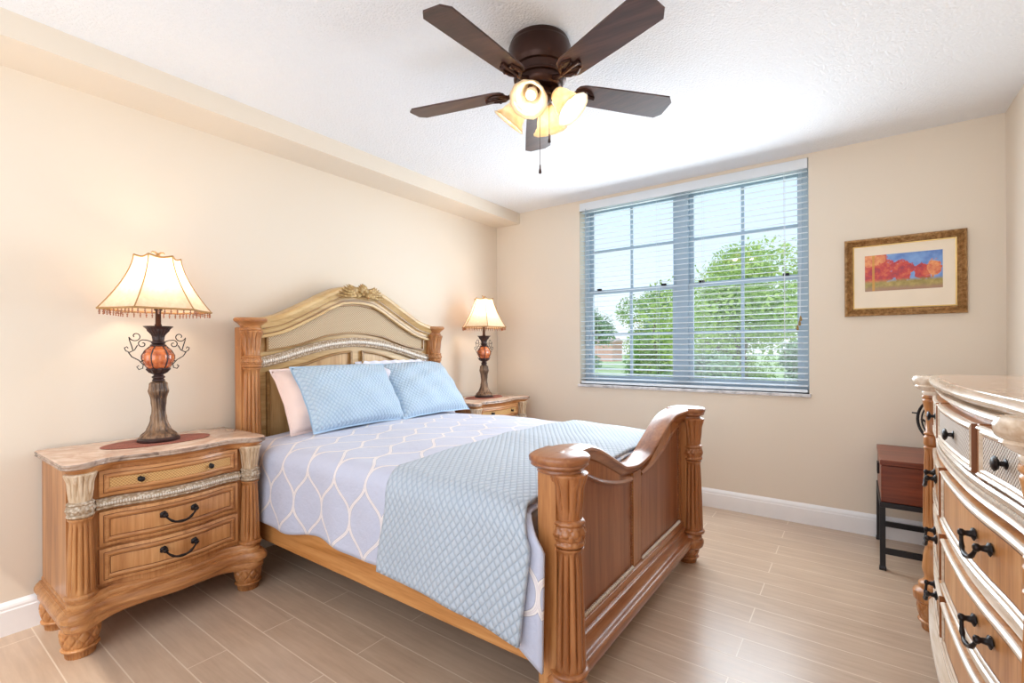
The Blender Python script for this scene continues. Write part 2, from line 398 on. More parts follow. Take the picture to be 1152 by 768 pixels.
bark = plain('bark', srgb(120, 104, 90), 0.9)
def tree(name, x, y, h, r, nleaf, ls, mat, label, cat='tree', trunk=True, seed=1, base=0.25):
    rnd = random.Random(seed); root = empty(name, (x, y, gz)); tag(root, label, cat, 'trees on the lawn outside the window')
    cl = []
    for k in range(16):
        a = rnd.uniform(0, 2*PI); q = rnd.uniform(0.1, 0.8)*r; z = h*rnd.uniform(base+0.1, 0.88)
        wz = 1 - abs((z/h-0.58))*1.1
        cl.append((q*math.cos(a)*wz, q*math.sin(a)*wz, z, rnd.uniform(0.28, 0.5)*r))
    cl.append((0, 0, h*0.85, 0.35*r))
    m = MB()
    for k in range(nleaf):
        c = cl[rnd.randrange(len(cl))]
        d = Vector((rnd.gauss(0, 1), rnd.gauss(0, 1), rnd.gauss(0, 1))).normalized()
        p = Vector(c[:3]) + d*c[3]*rnd.uniform(0.6, 1.08)
        a = Vector((rnd.gauss(0, 1), rnd.gauss(0, 1), rnd.gauss(0, 0.7))).normalized(); b = a.cross(d + Vector((0.1, 0.3, 0.2))).normalized()
        L_ = ls*rnd.uniform(0.6, 1.3); w = L_*0.4
        m.add([p-a*L_, p-b*w, p+a*L_, p+b*w], [(0, 1, 2, 3)])
    m.build('foliage', mat, root, smooth=False)
    t = MB(); t.tube([(0, 0, -0.05), (0.03*r, 0, h*0.25), (-0.04*r, 0.05*r, h*0.5), (0.02, 0, h*0.8)], [0.05*r+0.03, 0.04*r+0.03, 0.03*r+0.02, 0.02], 8)
    for k in range(6):
        c = cl[k]; t.tube([(0, 0, h*0.3), (c[0]*0.5, c[1]*0.5, (h*0.3+c[2])/2), c[:3]], [0.03*r+0.01, 0.02*r+0.01, 0.01], 6)
    t.build('trunk', bark, root)
def vp(ratio, d): return (d*(-0.5857+ratio*0.8105), d*(0.8105+ratio*0.5857))
x_, y_ = vp(0.48, 10.2); tree('leafy_tree', x_, y_, 3.4, 1.75, 22000, 0.055, leafs[2], 'large bright green tree filling the right half of the window', seed=3, base=-0.1)
x_, y_ = vp(0.68, 11.8); tree('leafy_tree', x_, y_, 3.35, 1.1, 8000, 0.06, leafs[0], 'green tree at the right edge of the window view', seed=5, base=-0.1)
x_, y_ = vp(0.30, 15.5); tree('leafy_tree', x_, y_, 3.2, 1.5, 14000, 0.06, leafs[0], 'smaller round tree left of the window centre bar', seed=8, base=-0.05)
x_, y_ = vp(0.15, 31.0); tree('leafy_tree', x_, y_, 3.6, 2.0, 6000, 0.13, leafs[1], 'distant pale tree seen at the left of the window', seed=11, base=0.0)
x_, y_ = vp(0.30, 26.0); tree('leafy_tree', x_, y_, 3.1, 1.6, 5000, 0.13, leafs[1], 'distant blue green tree behind the smaller round tree', seed=12, base=0.0)
x_, y_ = vp(0.62, 6.9); tree('bush', x_, y_, 1.35, 0.62, 9000, 0.045, leafs[1], 'low bush growing under the large tree, nearer the right side', 'bush', seed=21, base=-0.2)
x_, y_ = vp(0.40, 6.9); tree('bush', x_, y_, 1.2, 0.6, 9000, 0.045, leafs[1], 'low bush growing just right of the window centre bar', 'bush', seed=22, base=-0.2)
stucco = plain('terracotta_stucco', srgb(226, 178, 166), 0.9)
hs_ = empty('outbuilding', vp(0.20, 48.0)+(gz,)); tag(hs_, 'low terracotta coloured outbuilding far across the lawn', 'building')
MB().box(-1.1, 1.1, -1.2, 1.2, 0, 1.85).build('wall', stucco, hs_, smooth=False)
MB().sweep([[(x, -1.35, 1.85), (x, 1.35, 1.85), (x, 0, 2.3)] for x in (-1.3, 1.3)]).build('roof', plain('roof_tile', srgb(206, 176, 168), 0.9), hs_, smooth=False)

# ------------------------------------------------------------------ turned column used on every piece
def flutes(n, z0, z1, d):
    def f(t, z, r):
        if z0 < z < z1:
            e = min(1, (z-z0)/0.015, (z1-z)/0.015)
            return r*(1 - d*e*abs(math.sin(n*t/2))**0.6 + d*e*0.3)
        return r
    return f
def profile(pts, n=6):
    """dense smooth profile (z,r) points; a None marks a hard step"""
    out = []
    for i in range(len(pts)-1):
        (z0, r0), (z1, r1) = pts[i][:2], pts[i+1][:2]
        mode = pts[i+1][2] if len(pts[i+1]) > 2 else 'l'
        k = n if mode != 'l' else 1
        for j in range(k):
            u = j/k
            if mode == 's': uu = u*u*(3-2*u)
            elif mode == 'o': uu = math.sin(u*PI/2)
            elif mode == 'i': uu = 1-math.cos(u*PI/2)
            else: uu = u
            out.append((r0 + (r1-r0)*uu, z0 + (z1-z0)*u))
    out.append((pts[-1][1], pts[-1][0])); return out
def column(parent, x, y, zb, ze, r, mat, mat_c, name='column', flutezone=None, zs=None, mat_k=None):
    """fluted shaft from zb, carved band, leafy capital to ze.  zs = (shaft_top, band_top)"""
    st, bt = zs
    def mod(t, z, q):
        if zb+0.02 < z < st-0.012:
            e = min(1, (z-zb-0.02)/0.02, (st-0.012-z)/0.02); return q*(1-0.24*e*(1-abs(math.sin(6*t))**0.55))
        return q
    pts = [(zb, r*1.3), (zb+0.01, r*1.36, 'o'), (zb+0.018, r*1.12, 'i')]
    n = 24
    for i in range(n+1):
        u = i/n; z = zb+0.022+(st-0.012-zb-0.022)*u
        pts.append((z, r*(1.17-0.27*u+0.03*math.sin(PI*u))))
    pts += [(st-0.009, r*1.0), (st-0.002, r*1.05, 'o'), (st, r*0.9, 'i')]
    mb = MB(); mb.lathe((x, y, 0), profile(pts), 120, mod); o = mb.build(name, mat, parent, ang=75)
    def modb(t, z, q):
        e = max(0, math.sin(PI*(z-st)/(bt-st)))
        return q*(1+0.13*e*(min(1, 2.2*min(abs(math.sin(5*t+z*70)), abs(math.sin(5*t-z*70))))-0.5))
    h = bt-st
    mb = MB(); mb.lathe((x, y, 0), profile([(st, r*0.9), (st+h*0.12, r*1.12, 'o'), (st+h*0.25, r*1.0, 'i'), (st+h*0.35, r*1.08, 'o'), (st+h*0.5, r*1.16, 's'), (st+h*0.68, r*1.08, 's'), (st+h*0.78, r*1.0, 's'), (st+h*0.88, r*1.12, 'o'), (bt, r*0.92, 'i')], 5), 64, modb)
    mb.build('carved_band', mat_c, o, ang=60)
    H_ = ze-bt
    def modc(t, z, q):
        u = (z-bt)/H_
        return q*(1+0.20*min(1, u*3)*min(1, (1-u)*6)*(abs(math.sin(6*t + u*1.2*math.sin(3*t)))**0.5-0.7))
    mb = MB(); mb.lathe((x, y, 0), profile([(bt, r*0.92), (bt+H_*0.15, r*0.95), (bt+H_*0.55, r*1.02, 's'), (bt+H_*0.9, r*1.28, 'i'), (bt+H_*0.96, r*1.34, 'o'), (ze, r*1.2, 'i')], 8), 120, modc)
    mb.build('leaf_capital', mat_k or mat_c, o, ang=60)
    return o
def carved_foot(parent, x, y, h, r, mat, name='foot'):
    def mod(t, z, q):
        u = z/h
        if 0.36 < u < 0.95:
            e = min(1, (u-0.36)/0.1, (0.95-u)/0.1)
            return q*(1-0.13*e*(1-min(1, 2.6*min(abs(math.sin(4.5*t+u*6.5)), abs(math.sin(4.5*t-u*6.5))))))
        if u < 0.24: return q*(1-0.05*abs(math.sin(14*t)))
        return q
    pts = [(0, r*0.74), (h*0.02, r*0.76), (h*0.22, r*0.8), (h*0.24, r*0.88), (h*0.32, r*0.98, 'o'), (h*0.37, r*0.84, 'i')]
    for i in range(15):
        u = i/14; pts.append((h*(0.38+0.57*u), r*(0.86+0.18*math.sin(PI*u*0.66))))
    pts += [(h, r*0.95, 's')]
    return MB().lathe((x, y, 0), profile(pts, 5), 140, mod).build(name, mat, parent, ang=75)

# curve-front helpers: path = list of (x,y) with outward normal toward +front
def path_norm(path):
    out = []
    for i in range(len(path)):
        a = path[max(0, i-1)]; b = path[min(len(path)-1, i+1)]
        tx, ty = b[0]-a[0], b[1]-a[1]; L = math.hypot(tx, ty) or 1
        out.append((ty/L, -tx/L))
    return out
def moulding(path, prof, sign=1):
    """closed profile (offset along normal, z) swept along path"""
    ns = path_norm(path); mb = MB()
    mb.sweep([[(p[0]+sign*n[0]*d, p[1]+sign*n[1]*d, z) for d, z in prof] for p, n in zip(path, ns)]); return mb
def bail_pull(parent, x, y, z, w, nx, ny, s=1.0):
    """swinging bail handle: two rosettes and a drooping bar, protruding along (nx,ny)"""
    tx, ty = -ny, nx
    mb = MB(); P = lambda a, d, h: (x+tx*a+nx*d, y+ty*a+ny*d, z+h)
    for sgn in (-1, 1):
        rings = []
        for d, r in ((0, 0.011*s), (0.003, 0.0155*s), (0.006, 0.0145*s), (0.009, 0.008*s), (0.020, 0.006*s), (0.024, 0.009*s), (0.030, 0.0095*s), (0.034, 0.004*s)):
            rings.append([P(sgn*w/2+r*math.cos(q*PI/7)*(1+0.12*math.cos(q*PI*5/7)), d, r*math.sin(q*PI/7)*(1+0.12*math.cos(q*PI*5/7))) for q in range(14)])
        mb.sweep(rings)
    pts = []; rad = []
    for i in range(21):
        u = -1+2*i/20; pts.append(P(u*w/2, 0.027+0.006*(1-u*u), -0.037*s*(1-abs(u)**2.6)-0.002)); rad.append((0.0042+0.0022*math.exp(-(u*4)**2)+0.0018*math.exp(-((abs(u)-0.62)*9)**2))*s)
    mb.tube(pts, rad, 10)
    return mb.build('handle', iron, parent, ang=60)
def knob(parent, x, y, z, nx, ny, r=0.013, d=0.028):
    tx, ty = -ny, nx; mb = MB(); rings = []
    for q, rr in ((0, 0.011), (0.003, 0.0115), (0.005, 0.006), (d*0.5, 0.005), (d*0.62, r*0.8), (d*0.8, r), (d*0.95, r*0.75), (d, 0.002)):
        rings.append([(x+tx*rr*math.cos(a*PI/8)+nx*q, y+ty*rr*math.cos(a*PI/8)+ny*q, z+rr*math.sin(a*PI/8)*(1+0.06*math.cos(a*PI))) for a in range(16)])
    return mb.sweep(rings).build('knob', iron, parent, ang=60)
def drawer_front(parent, fx, y0, y1, z0, z1, mat, mat_mold, mat_panel, sign=1, th=0.012, brd=0.022, inset=True, nseg=26, depth=0.0):
    """curved drawer front following x=fx(y); returns the drawer object.  sign=+1 faces +x, -1 faces -x"""
    ys = lin(y0, y1, nseg); path = [(fx(y), y) for y in ys]
    sg = sign
    prof = [(-0.02, z0), (th*0.6, z0), (th, z0+0.003), (th, z1-0.003), (th*0.6, z1), (-0.02, z1)]
    o = moulding(path, prof, sg).build('drawer', mat, parent, ang=50)
    # picture-frame moulding around the field
    a, b = y0+brd, y1-brd; w = 0.009
    ys2 = lin(a, b, nseg); p2 = [(fx(y), y) for y in ys2]
    mm = MB()
    for zc in (z0+brd, z1-brd):
        q = [(th-0.001, zc-w), (th+0.004, zc-w*0.5), (th+0.0065, zc), (th+0.004, zc+w*0.5), (th-0.001, zc+w)]
        m1 = moulding(p2, q, sg); mm.add(m1.v, m1.f)
    for yc in (a, b):
        x = fx(yc); q = []
        for z in (z0+brd-w*0.6, z1-brd+w*0.6):
            q.append([(x+sg*(th-0.001), yc-w, z), (x+sg*(th+0.004), yc-w*0.5, z), (x+sg*(th+0.0065), yc, z), (x+sg*(th+0.004), yc+w*0.5, z), (x+sg*(th-0.001), yc+w, z)])
        mm.sweep(q)
    mm.build('drawer_moulding', mat_mold, o, ang=60)
    ln_ = MB()
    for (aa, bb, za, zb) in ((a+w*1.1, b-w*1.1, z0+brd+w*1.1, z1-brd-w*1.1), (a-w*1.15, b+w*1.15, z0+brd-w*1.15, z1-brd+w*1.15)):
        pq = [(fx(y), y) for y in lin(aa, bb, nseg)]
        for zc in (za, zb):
            m1 = moulding(pq, [(th-0.001, zc-0.0011), (th+0.0008, zc-0.0011), (th+0.0008, zc+0.0011), (th-0.001, zc+0.0011)], sg); ln_.add(m1.v, m1.f)
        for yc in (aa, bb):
            x = fx(yc); x0, x1 = sorted((x+sg*(th-0.001), x+sg*(th+0.0008))); ln_.box(x0, x1, yc-0.0011, yc+0.0011, za, zb)
    ln_.build('dark_line', umber, o, smooth=False)  # dark strips drawn beside the moulding in place of groove shade
    if mat_panel:
        a2, b2 = a+w, b-w; p3 = [(fx(y), y) for y in lin(a2, b2, nseg)]
        moulding(p3, [(th-0.002, z0+brd+w), (th+0.002, z0+brd+w), (th+0.002, z1-brd-w), (th-0.002, z1-brd-w)], sg).build('drawer_field', mat_panel, o, ang=50)
    return o

# ------------------------------------------------------------------ bed
YC = 1.99
bed = empty('bed', (-1.75, YC, 0)); tag(bed, 'carved honey wood bed with arched headboard and scrolled footboard', 'bed')
BX, BY = -1.75, YC          # parts are built in bed-local coordinates
def lb(x, y): return (x-BX, y-BY)
hx = -2.735
# headboard field
top = sym([0, .12, .22, .34, .45, .56, .70], [1.572, 1.562, 1.525, 1.462, 1.405, 1.356, 1.325])
can_t = sym([0, .12, .25, .43, .60], [1.463, 1.452, 1.408, 1.305, 1.255])
can_b = sym([0, .2, .32, .43, .60], [1.276, 1.256, 1.222, 1.19, 1.160])
blt = sym([0, .2, .375, .52, .63], [1.215, 1.198, 1.160, 1.120, 1.095])
low_t = sym([0, .08, .2, .37, .60], [1.152, 1.147, 1.128, 1.078, 1.035])
def ribbon(lo, hi, x0, x1, s0, s1, n=60):
    mb = MB(); mb.sweep([[(x0-BX, s, lo(s)), (x1-BX, s, lo(s)), (x1-BX, s, hi(s)), (x0-BX, s, hi(s))] for s in lin(s0, s1, n)]); return mb
hb = ribbon(lambda s: 0.30, lambda s: top(s)-0.03, -2.785, -2.745, -0.66, 0.66).build('headboard', gold_h, bed, ang=50)
def arch(fn, prof, s0, s1, n=70):
    """profile (x offset, z offset) swept along arch fn in the y-z plane, offset along the curve normal"""
    ss = lin(s0, s1, n); mb = MB(); rings = []
    for s in ss:
        d = (fn(s+0.004)-fn(s-0.004))/0.008; L = math.hypot(1, d); ny, nz = -d/L, 1/L
        rings.append([(hx-BX+a, s+ny*b, fn(s)+nz*b) for a, b in prof])
    mb.sweep(rings); return mb
dkl0 = wood('dark_gold_line', srgb(116, 80, 42), srgb(140, 102, 58), srgb(160, 122, 76), 'Y')
crest_prof = [(-0.05, -0.03), (0.02, -0.105), (0.030, -0.100), (0.030, -0.088), (0.022, -0.080), (0.022, -0.062), (0.034, -0.052), (0.046, -0.036), (0.052, -0.024), (0.060, -0.016), (0.060, 0.0), (0.052, 0.008), (0.02, 0.012), (-0.05, 0.012)]
arch(top, crest_prof, -0.665, 0.665).build('crest_rail', gold_h, hb, ang=45)
for b_, x_o in ((-0.050, 0.036), (-0.082, 0.026)): arch(top, [(x_o-0.01, b_-0.0035), (x_o+0.0015, b_-0.0035), (x_o+0.0015, b_+0.0035), (x_o-0.01, b_+0.0035)], -0.655, 0.655).build('dark_line', dkl0, hb, ang=50)  # thin darker strips following the crest rail
ribbon(can_b, can_t, -2.75, -2.735, -0.60, 0.60).build('cane_panel', cane_m, hb, ang=50)
def line_prof(w, d): return [(-0.02, -w), (d*0.6, -w), (d, -w*0.5), (d, w*0.5), (d*0.6, w), (-0.02, w)]
dkline = wood('dark_gold_moulding', srgb(128, 92, 50), srgb(156, 118, 70), srgb(176, 140, 92), 'Y')
mb = arch(can_t, line_prof(0.006, 0.012), -0.60, 0.60); m2 = arch(can_b, line_prof(0.006, 0.012), -0.60, 0.60); mb.add(m2.v, m2.f)
for s in (-0.605, 0.605): mb.box(hx-BX-0.02, hx-BX+0.012, s-0.006, s+0.006, can_b(0.6)-0.004, can_t(0.6)+0.004)
mb.build('panel_moulding', dkline, hb, ang=50)
arch(blt, [(-0.02, -0.03), (0.012, -0.03), (0.016, -0.024), (0.012, -0.018), (0.018, -0.008), (0.02, 0), (0.018, 0.008), (0.012, 0.018), (0.016, 0.024), (0.012, 0.03), (-0.02, 0.03)], -0.655, 0.655).build('carved_belt', silver, hb, ang=50)
mb = MB()
for i in range(97):
    s = -0.63+1.26*i/96; d = (blt(s+.01)-blt(s-.01))/.02
    mb.ball((hx-BX+0.018, s, blt(s)), 0.0075, 8, (0.6, 0.9, 1.7))
mb.build('bead_row', beadm, hb)
for s0, s1 in ((-0.60, -0.045), (0.045, 0.60)):
    o = ribbon(lambda s: 0.55, low_t, -2.75, -2.742, s0, s1, 30).build('lower_panel', wood('headboard_panel_wood', srgb(176, 132, 80), srgb(204, 164, 112), srgb(220, 186, 136), 'Z', diag=0.5) if s0 < 0 else bpy.data.materials['headboard_panel_wood'], hb, ang=50)
    mb = arch(low_t, line_prof(0.007, 0.010), s0, s1, 30)
    for s in (s0, s1): mb.box(hx-BX-0.02, hx-BX+0.010, s-0.007, s+0.007, 0.55, low_t(s)+0.004)
    mb.build('panel_moulding', dkline, o, ang=50)
# carved shell crest
mb = MB()
def leafblade(mb, c, ang, L, w, x, curl=0.3):
    pts = []; rad = []
    for i in range(11):
        u = i/10; a = ang + curl*u*u
        pts.append((x+0.014*math.sin(PI*u)-BX, c[0]+math.cos(a)*L*u, c[1]+math.sin(a)*L*u)); rad.append(max(0.0015, w*math.sin(PI*min(1, 0.12+u*0.86))**0.8))
    mb.tube(pts, rad, 8)
for i in range(9):
    a = math.radians(20+140*i/8); leafblade(mb, (0.0, top(0)-0.032), a, 0.064-0.014*abs(i-4)/4, 0.0125, hx+0.066, 0.12*(4-i)/4)
for sg in (-1, 1):
    for k in range(6):
        a0 = (0.06+0.11*k) if sg > 0 else PI-(0.06+0.11*k)
        leafblade(mb, (sg*0.012*k*0.4, top(0)-0.035+0.003*k), a0-sg*0.38, 0.190-0.020*k, 0.012, hx+0.062, sg*0.22)
    for k in range(3): leafblade(mb, (sg*0.02, top(0)-0.038), -PI/2+sg*(0.5+0.45*k), 0.042+0.014*k, 0.011, hx+0.064, sg*0.5)
mb.ball((hx+0.072-BX, 0, top(0)-0.042), 0.014, 12)
mb.build('carved_crest', goldcarve, hb, ang=70)
for sg in (-1, 1):
    y = sg*0.705
    p = MB().box(hx-BX-0.05, hx-BX+0.02, y-0.052, y+0.052, 0.10, 1.29).build('headboard_post', honey, bed, smooth=False, bevel=0.004)
    column(p, hx-BX+0.035, y, 0.30, 1.272, 0.044, honey, honey, zs=(1.068, 1.135))
    MB().lathe((hx-BX+0.02, y, 0), profile([(1.272, .056), (1.283, .058, 'o'), (1.288, .05, 'i'), (1.318, .078, 'i'), (1.322, .083), (1.334, .086, 'o'), (1.341, .080, 'o'), (1.341, .0005)]), 48, lambda t, z, q: q*(1.0 if math.cos(t) > -0.2 else 0.85)).build('post_cap', honey_h, p, ang=50)
    carved_foot(p, hx-BX, y, 0.11, 0.05, honey)
# side rails
for sg in (-1, 1):
    MB().box(-2.70-BX, -0.79-BX, sg*0.752-0.013, sg*0.752+0.013, 0.195, 0.385).build('side_rail', honey_x, bed, smooth=False, bevel=0.004)
mb = MB()
for k in range(7): mb.box(-2.5-BX+0.27*k, -2.42-BX+0.27*k, -0.738, 0.738, 0.305, 0.325)
mb.build('slats', honey_h, bed, smooth=False)
# footboard
fz = sym([0, .13, .22, .36, .42, .50, .60, .80], [.668, .684, .722, .785, .808, .828, .836, .838])
fbx = sym([0, .45, .60, .80], [-.762, -.750, -.725, -.70])   # outer edge of the top rail in plan
fp = -0.782
fb_top = lambda s: fz(s)-0.045
o = MB(); ss = lin(-0.655, 0.655, 60)
o.sweep([[(-0.815-BX, s, 0.19), (-0.785-BX, s, 0.19), (-0.785-BX, s, fb_top(s)), (-0.815-BX, s, fb_top(s))] for s in ss])
fbd = o.build('footboard', footw_h, bed, ang=50)
rings = []
for s in lin(-0.70, 0.70, 70):
    x1 = fbx(s); z = fz(s); x0 = -0.845
    d = (fz(s+.005)-fz(s-.005))/.01; L = math.hypot(1, d)
    t = lambda dx, dz: (x1+dx-BX, s-d/L*dz, z+dz/L)
    rings.append([(x0-BX, s, z-0.004), t(-0.05, 0.004), t(-0.012, 0.003), t(0, -0.005), t(0.002, -0.014), t(-0.008, -0.022), t(-0.012, -0.028), t(-0.014, -0.036), t(-0.026, -0.046), t(-0.034, -0.06), t(-0.036, -0.07), (x0+0.02-BX, s, z-0.065), (x0-BX, s, z-0.03)])
MB().sweep(rings).build('top_rail', footw_h, fbd, ang=40)
# lower shaped apron under the rail, panels with arched tops, mouldings, bead rows
pt = sym([0, .14, .33, .58, .62], [.602, .612, .655, .742, .745])
for s0, s1 in ((-0.60, -0.055), (0.055, 0.60)):
    mb = MB(); mb.sweep([[(-0.79-BX, s, 0.235), (-0.779-BX, s, 0.235), (-0.779-BX, s, pt(s)), (-0.79-BX, s, pt(s))] for s in lin(s0, s1, 30)])
    o = mb.build('footboard_panel', panelw, fbd, ang=50)
    mb = MB(); rings = []
    for s in lin(s0, s1, 30): rings.append([(-0.786-BX, s, pt(s)-0.006), (-0.771-BX, s, pt(s)-0.004), (-0.766-BX, s, pt(s)+0.004), (-0.772-BX, s, pt(s)+0.014), (-0.786-BX, s, pt(s)+0.016)])
    mb.sweep(rings); mb.build('panel_moulding', footw_h, o, ang=50)
    mb = MB()
    k = int((s1-s0)/0.0135)
    for i in range(k): mb.ball((-0.770-BX, s0+0.005+(s1-s0-0.01)*i/(k-1), 0.236), 0.0075, 8, (1.1, 0.6, 1.1))
    mb.build('bead_row', beadm, o); mb = MB()
    for s in (s0, s1):
        mb = MB()
        kk = int((pt(s)-0.24)/0.012)
        for i in range(kk): mb.ball((-0.777-BX, s, 0.242+(pt(s)-0.25)*i/(kk-1)), 0.0055, 8, (1.0, 1.1, 0.8))
        mb.build('bead_row', footw_h, o)
mb = MB()
mb.box(-0.79-BX, -0.771-BX, -0.044, 0.044, 0.235, pt(0)+0.03)
for sg in (-1, 1): mb.box(-0.79-BX, -0.771-BX, sg*0.61-0.0, sg*0.655 if sg > 0 else sg*0.61, 0.235, 0.76) if sg > 0 else mb.box(-0.79-BX, -0.771-BX, -0.655, -0.61, 0.235, 0.76)
rings = []
for s in lin(-0.655, 0.655, 60): rings.append([(-0.79-BX, s, pt(min(abs(s), .6))+0.014), (-0.771-BX, s, pt(min(abs(s), .6))+0.014), (-0.771-BX, s, fz(s)-0.05), (-0.79-BX, s, fz(s)-0.05)])
mb.sweep(rings); mb.build('footboard_frame', footw, fbd, ang=40)
pr_ = [(-0.83, 0.235), (-0.772, 0.226), (-0.764, 0.222), (-0.762, 0.212), (-0.762, 0.194), (-0.756, 0.193), (-0.750, 0.190), (-0.748, 0.184), (-0.750, 0.179), (-0.754, 0.177), (-0.747, 0.160), (-0.738, 0.150), (-0.728, 0.146), (-0.722, 0.146), (-0.714, 0.143), (-0.709, 0.137), (-0.709, 0.130), (-0.713, 0.125), (-0.718, 0.123), (-0.716, 0.112), (-0.722, 0.09), (-0.83, 0.09)]
MB().sweep([[(x-BX, s, z) for x, z in pr_] for s in (-0.68, 0.68)]).build('plinth', footw_h, fbd, ang=30)
for sg in (-1, 1):
    y = sg*0.69
    p = MB().box(-0.812-BX, -0.745-BX, y-0.044, y+0.044, 0.10, 0.80).build('footboard_post', honey, bed, smooth=False, bevel=0.004)
    column(p, -0.725-BX, y, 0.165, 0.785, 0.045, footw, footw, zs=(0.555, 0.642))
    MB().lathe((-0.738-BX, y, 0), profile([(0.085, .058), (0.095, .066, 'o'), (0.115, .070, 'o'), (0.128, .064, 'i'), (0.134, .058), (0.142, .060, 'o'), (0.158, .054, 'i'), (0.166, .050)]), 48).build('base_ring', footw, p, ang=50)
    # canted cap: rounded at the outer corner, flat toward the bed
    def cap(t, z, q):
        return q
    rings = []
    for z, g in ((0.780, -0.028), (0.786, -0.024), (0.792, -0.026), (0.800, -0.010), (0.806, -0.004), (0.812, -0.006), (0.818, 0.0), (0.832, 0.002), (0.838, -0.003), (0.8405, -0.010)):
        ring = []
        out = [(-0.845, 0.0), (-0.84, -0.03), (-0.83, -0.062), (-0.808, -0.076), (-0.78, -0.084), (-0.745, -0.09), (-0.71, -0.08), (-0.68, -0.06), (-0.664, -0.03), (-0.660, 0.0), (-0.668, 0.035), (-0.69, 0.06), (-0.74, 0.075), (-0.80, 0.075), (-0.845, 0.07)]
        cx, cy = -0.755, -0.01
        for a, b in out:
            dx, dy = a-cx, b-cy; L = math.hypot(dx, dy); f = (L+g)/L
            ring.append((cx+dx*f-BX, y+(-1 if sg > 0 else 1)*(-1 if sg > 0 else 1)*0+(b*0+ (cy+dy*f))*(1 if sg < 0 else -1), z))
        rings.append(ring)
    MB().sweep(rings).build('post_cap', footw_h, p, ang=50)
    carved_foot(p, -0.755-BX, y, 0.10, 0.062, footw)

# mattress
def rbox(x0, x1, y0, y1, z0, z1):
    return MB().box(x0, x1, y0, y1, z0, z1)
m = rbox(-2.635, -0.87, YC-0.725, YC+0.725, 0.33, 0.635).build('mattress', plain('mattress_ticking', srgb(235, 233, 230), 0.9), smooth=True, bevel=0.03)
tag(m, 'thick mattress under the patterned comforter on the wooden bed', 'mattress')

# fabrics
def trellis():
    n = N('trellis_comforter'); uv = n.n('ShaderNodeUVMap'); sp = n.n('ShaderNodeSeparateXYZ'); n.l(uv.outputs[0], sp.inputs[0])
    X = n.math('DIVIDE', sp.outputs['X'], 0.105); Y = n.math('DIVIDE', sp.outputs['Y'], 0.35)
    ph = n.math('MULTIPLY', Y, 2*PI)
    s1 = n.math('SINE', ph); s3 = n.math('SINE', n.math('MULTIPLY', ph, 3))
    # rounder lobes with pinched necks
    w = n.math('ADD', n.math('MULTIPLY', s1, 0.545), n.math('MULTIPLY', s3, 0.048))
    d1 = n.math('ABSOLUTE', n.math('SUBTRACT', n.math('PINGPONG', n.math('SUBTRACT', n.math('ADD', X, 100.0), w), 1.0), 0.0))
    d2 = n.math('ABSOLUTE', n.math('SUBTRACT', n.math('PINGPONG', n.math('ADD', n.math('ADD', X, 101.0), w), 1.0), 0.0))
    d = n.math('MINIMUM', d1, d2)
    c = n.math('COSINE', ph); k = n.math('SQRT', n.math('ADD', 1.0, n.math('MULTIPLY', n.math('MULTIPLY', c, c), 1.7)))
    d = n.math('DIVIDE', d, k)
    base = srgb(192, 196, 216); wh = srgb(236, 228, 226); gr = srgb(140, 140, 166)
    col = n.ramp(d, [(0.0, wh), (0.5, base), (0.016, srgb(214, 204, 210)), (0.030, srgb(236, 230, 228)), (0.054, wh), (0.064, gr), (0.074, base)])
    nz = n.noise(n.coord(), 9, 4, 0.6); fine = n.noise(n.coord(), 300, 2)
    n.set(Base_Color=col, Roughness=0.62, Sheen_Weight=0.25)
    n.bump(n.math('ADD', nz.outputs[0], n.math('MULTIPLY', fine.outputs[0], 0.06)), 0.35, 0.03); return n.m
comf_m = trellis()
def quilted(name, c1, c2, px, py, dist=0.008):
    n = N(name); uv = n.n('ShaderNodeUVMap'); sp = n.n('ShaderNodeSeparateXYZ'); n.l(uv.outputs[0], sp.inputs[0])
    a = n.math('MULTIPLY', n.math('ADD', n.math('DIVIDE', sp.outputs['X'], px), n.math('DIVIDE', sp.outputs['Y'], py)), PI)
    b = n.math('MULTIPLY', n.math('SUBTRACT', n.math('DIVIDE', sp.outputs['X'], px), n.math('DIVIDE', sp.outputs['Y'], py)), PI)
    h = n.math('POWER', n.math('MULTIPLY', n.math('ABSOLUTE', n.math('SINE', a)), n.math('ABSOLUTE', n.math('SINE', b))), 0.6)
    nz = n.noise(n.coord(), 7, 4, 0.6)
    n.set(Base_Color=n.ramp(h, [(0.1, c2), (0.7, c1)]), Roughness=0.7, Sheen_Weight=0.2)
    n.bump(n.math('ADD', h, n.math('MULTIPLY', nz.outputs[0], 1.2)), 0.9, dist); return n.m
throw_m = quilted('quilted_throw', srgb(184, 195, 208), srgb(164, 178, 195), 0.027, 0.040, 0.0045)
sham_m = quilted('quilted_sham', srgb(190, 210, 228), srgb(168, 194, 218), 0.026, 0.030, 0.005)

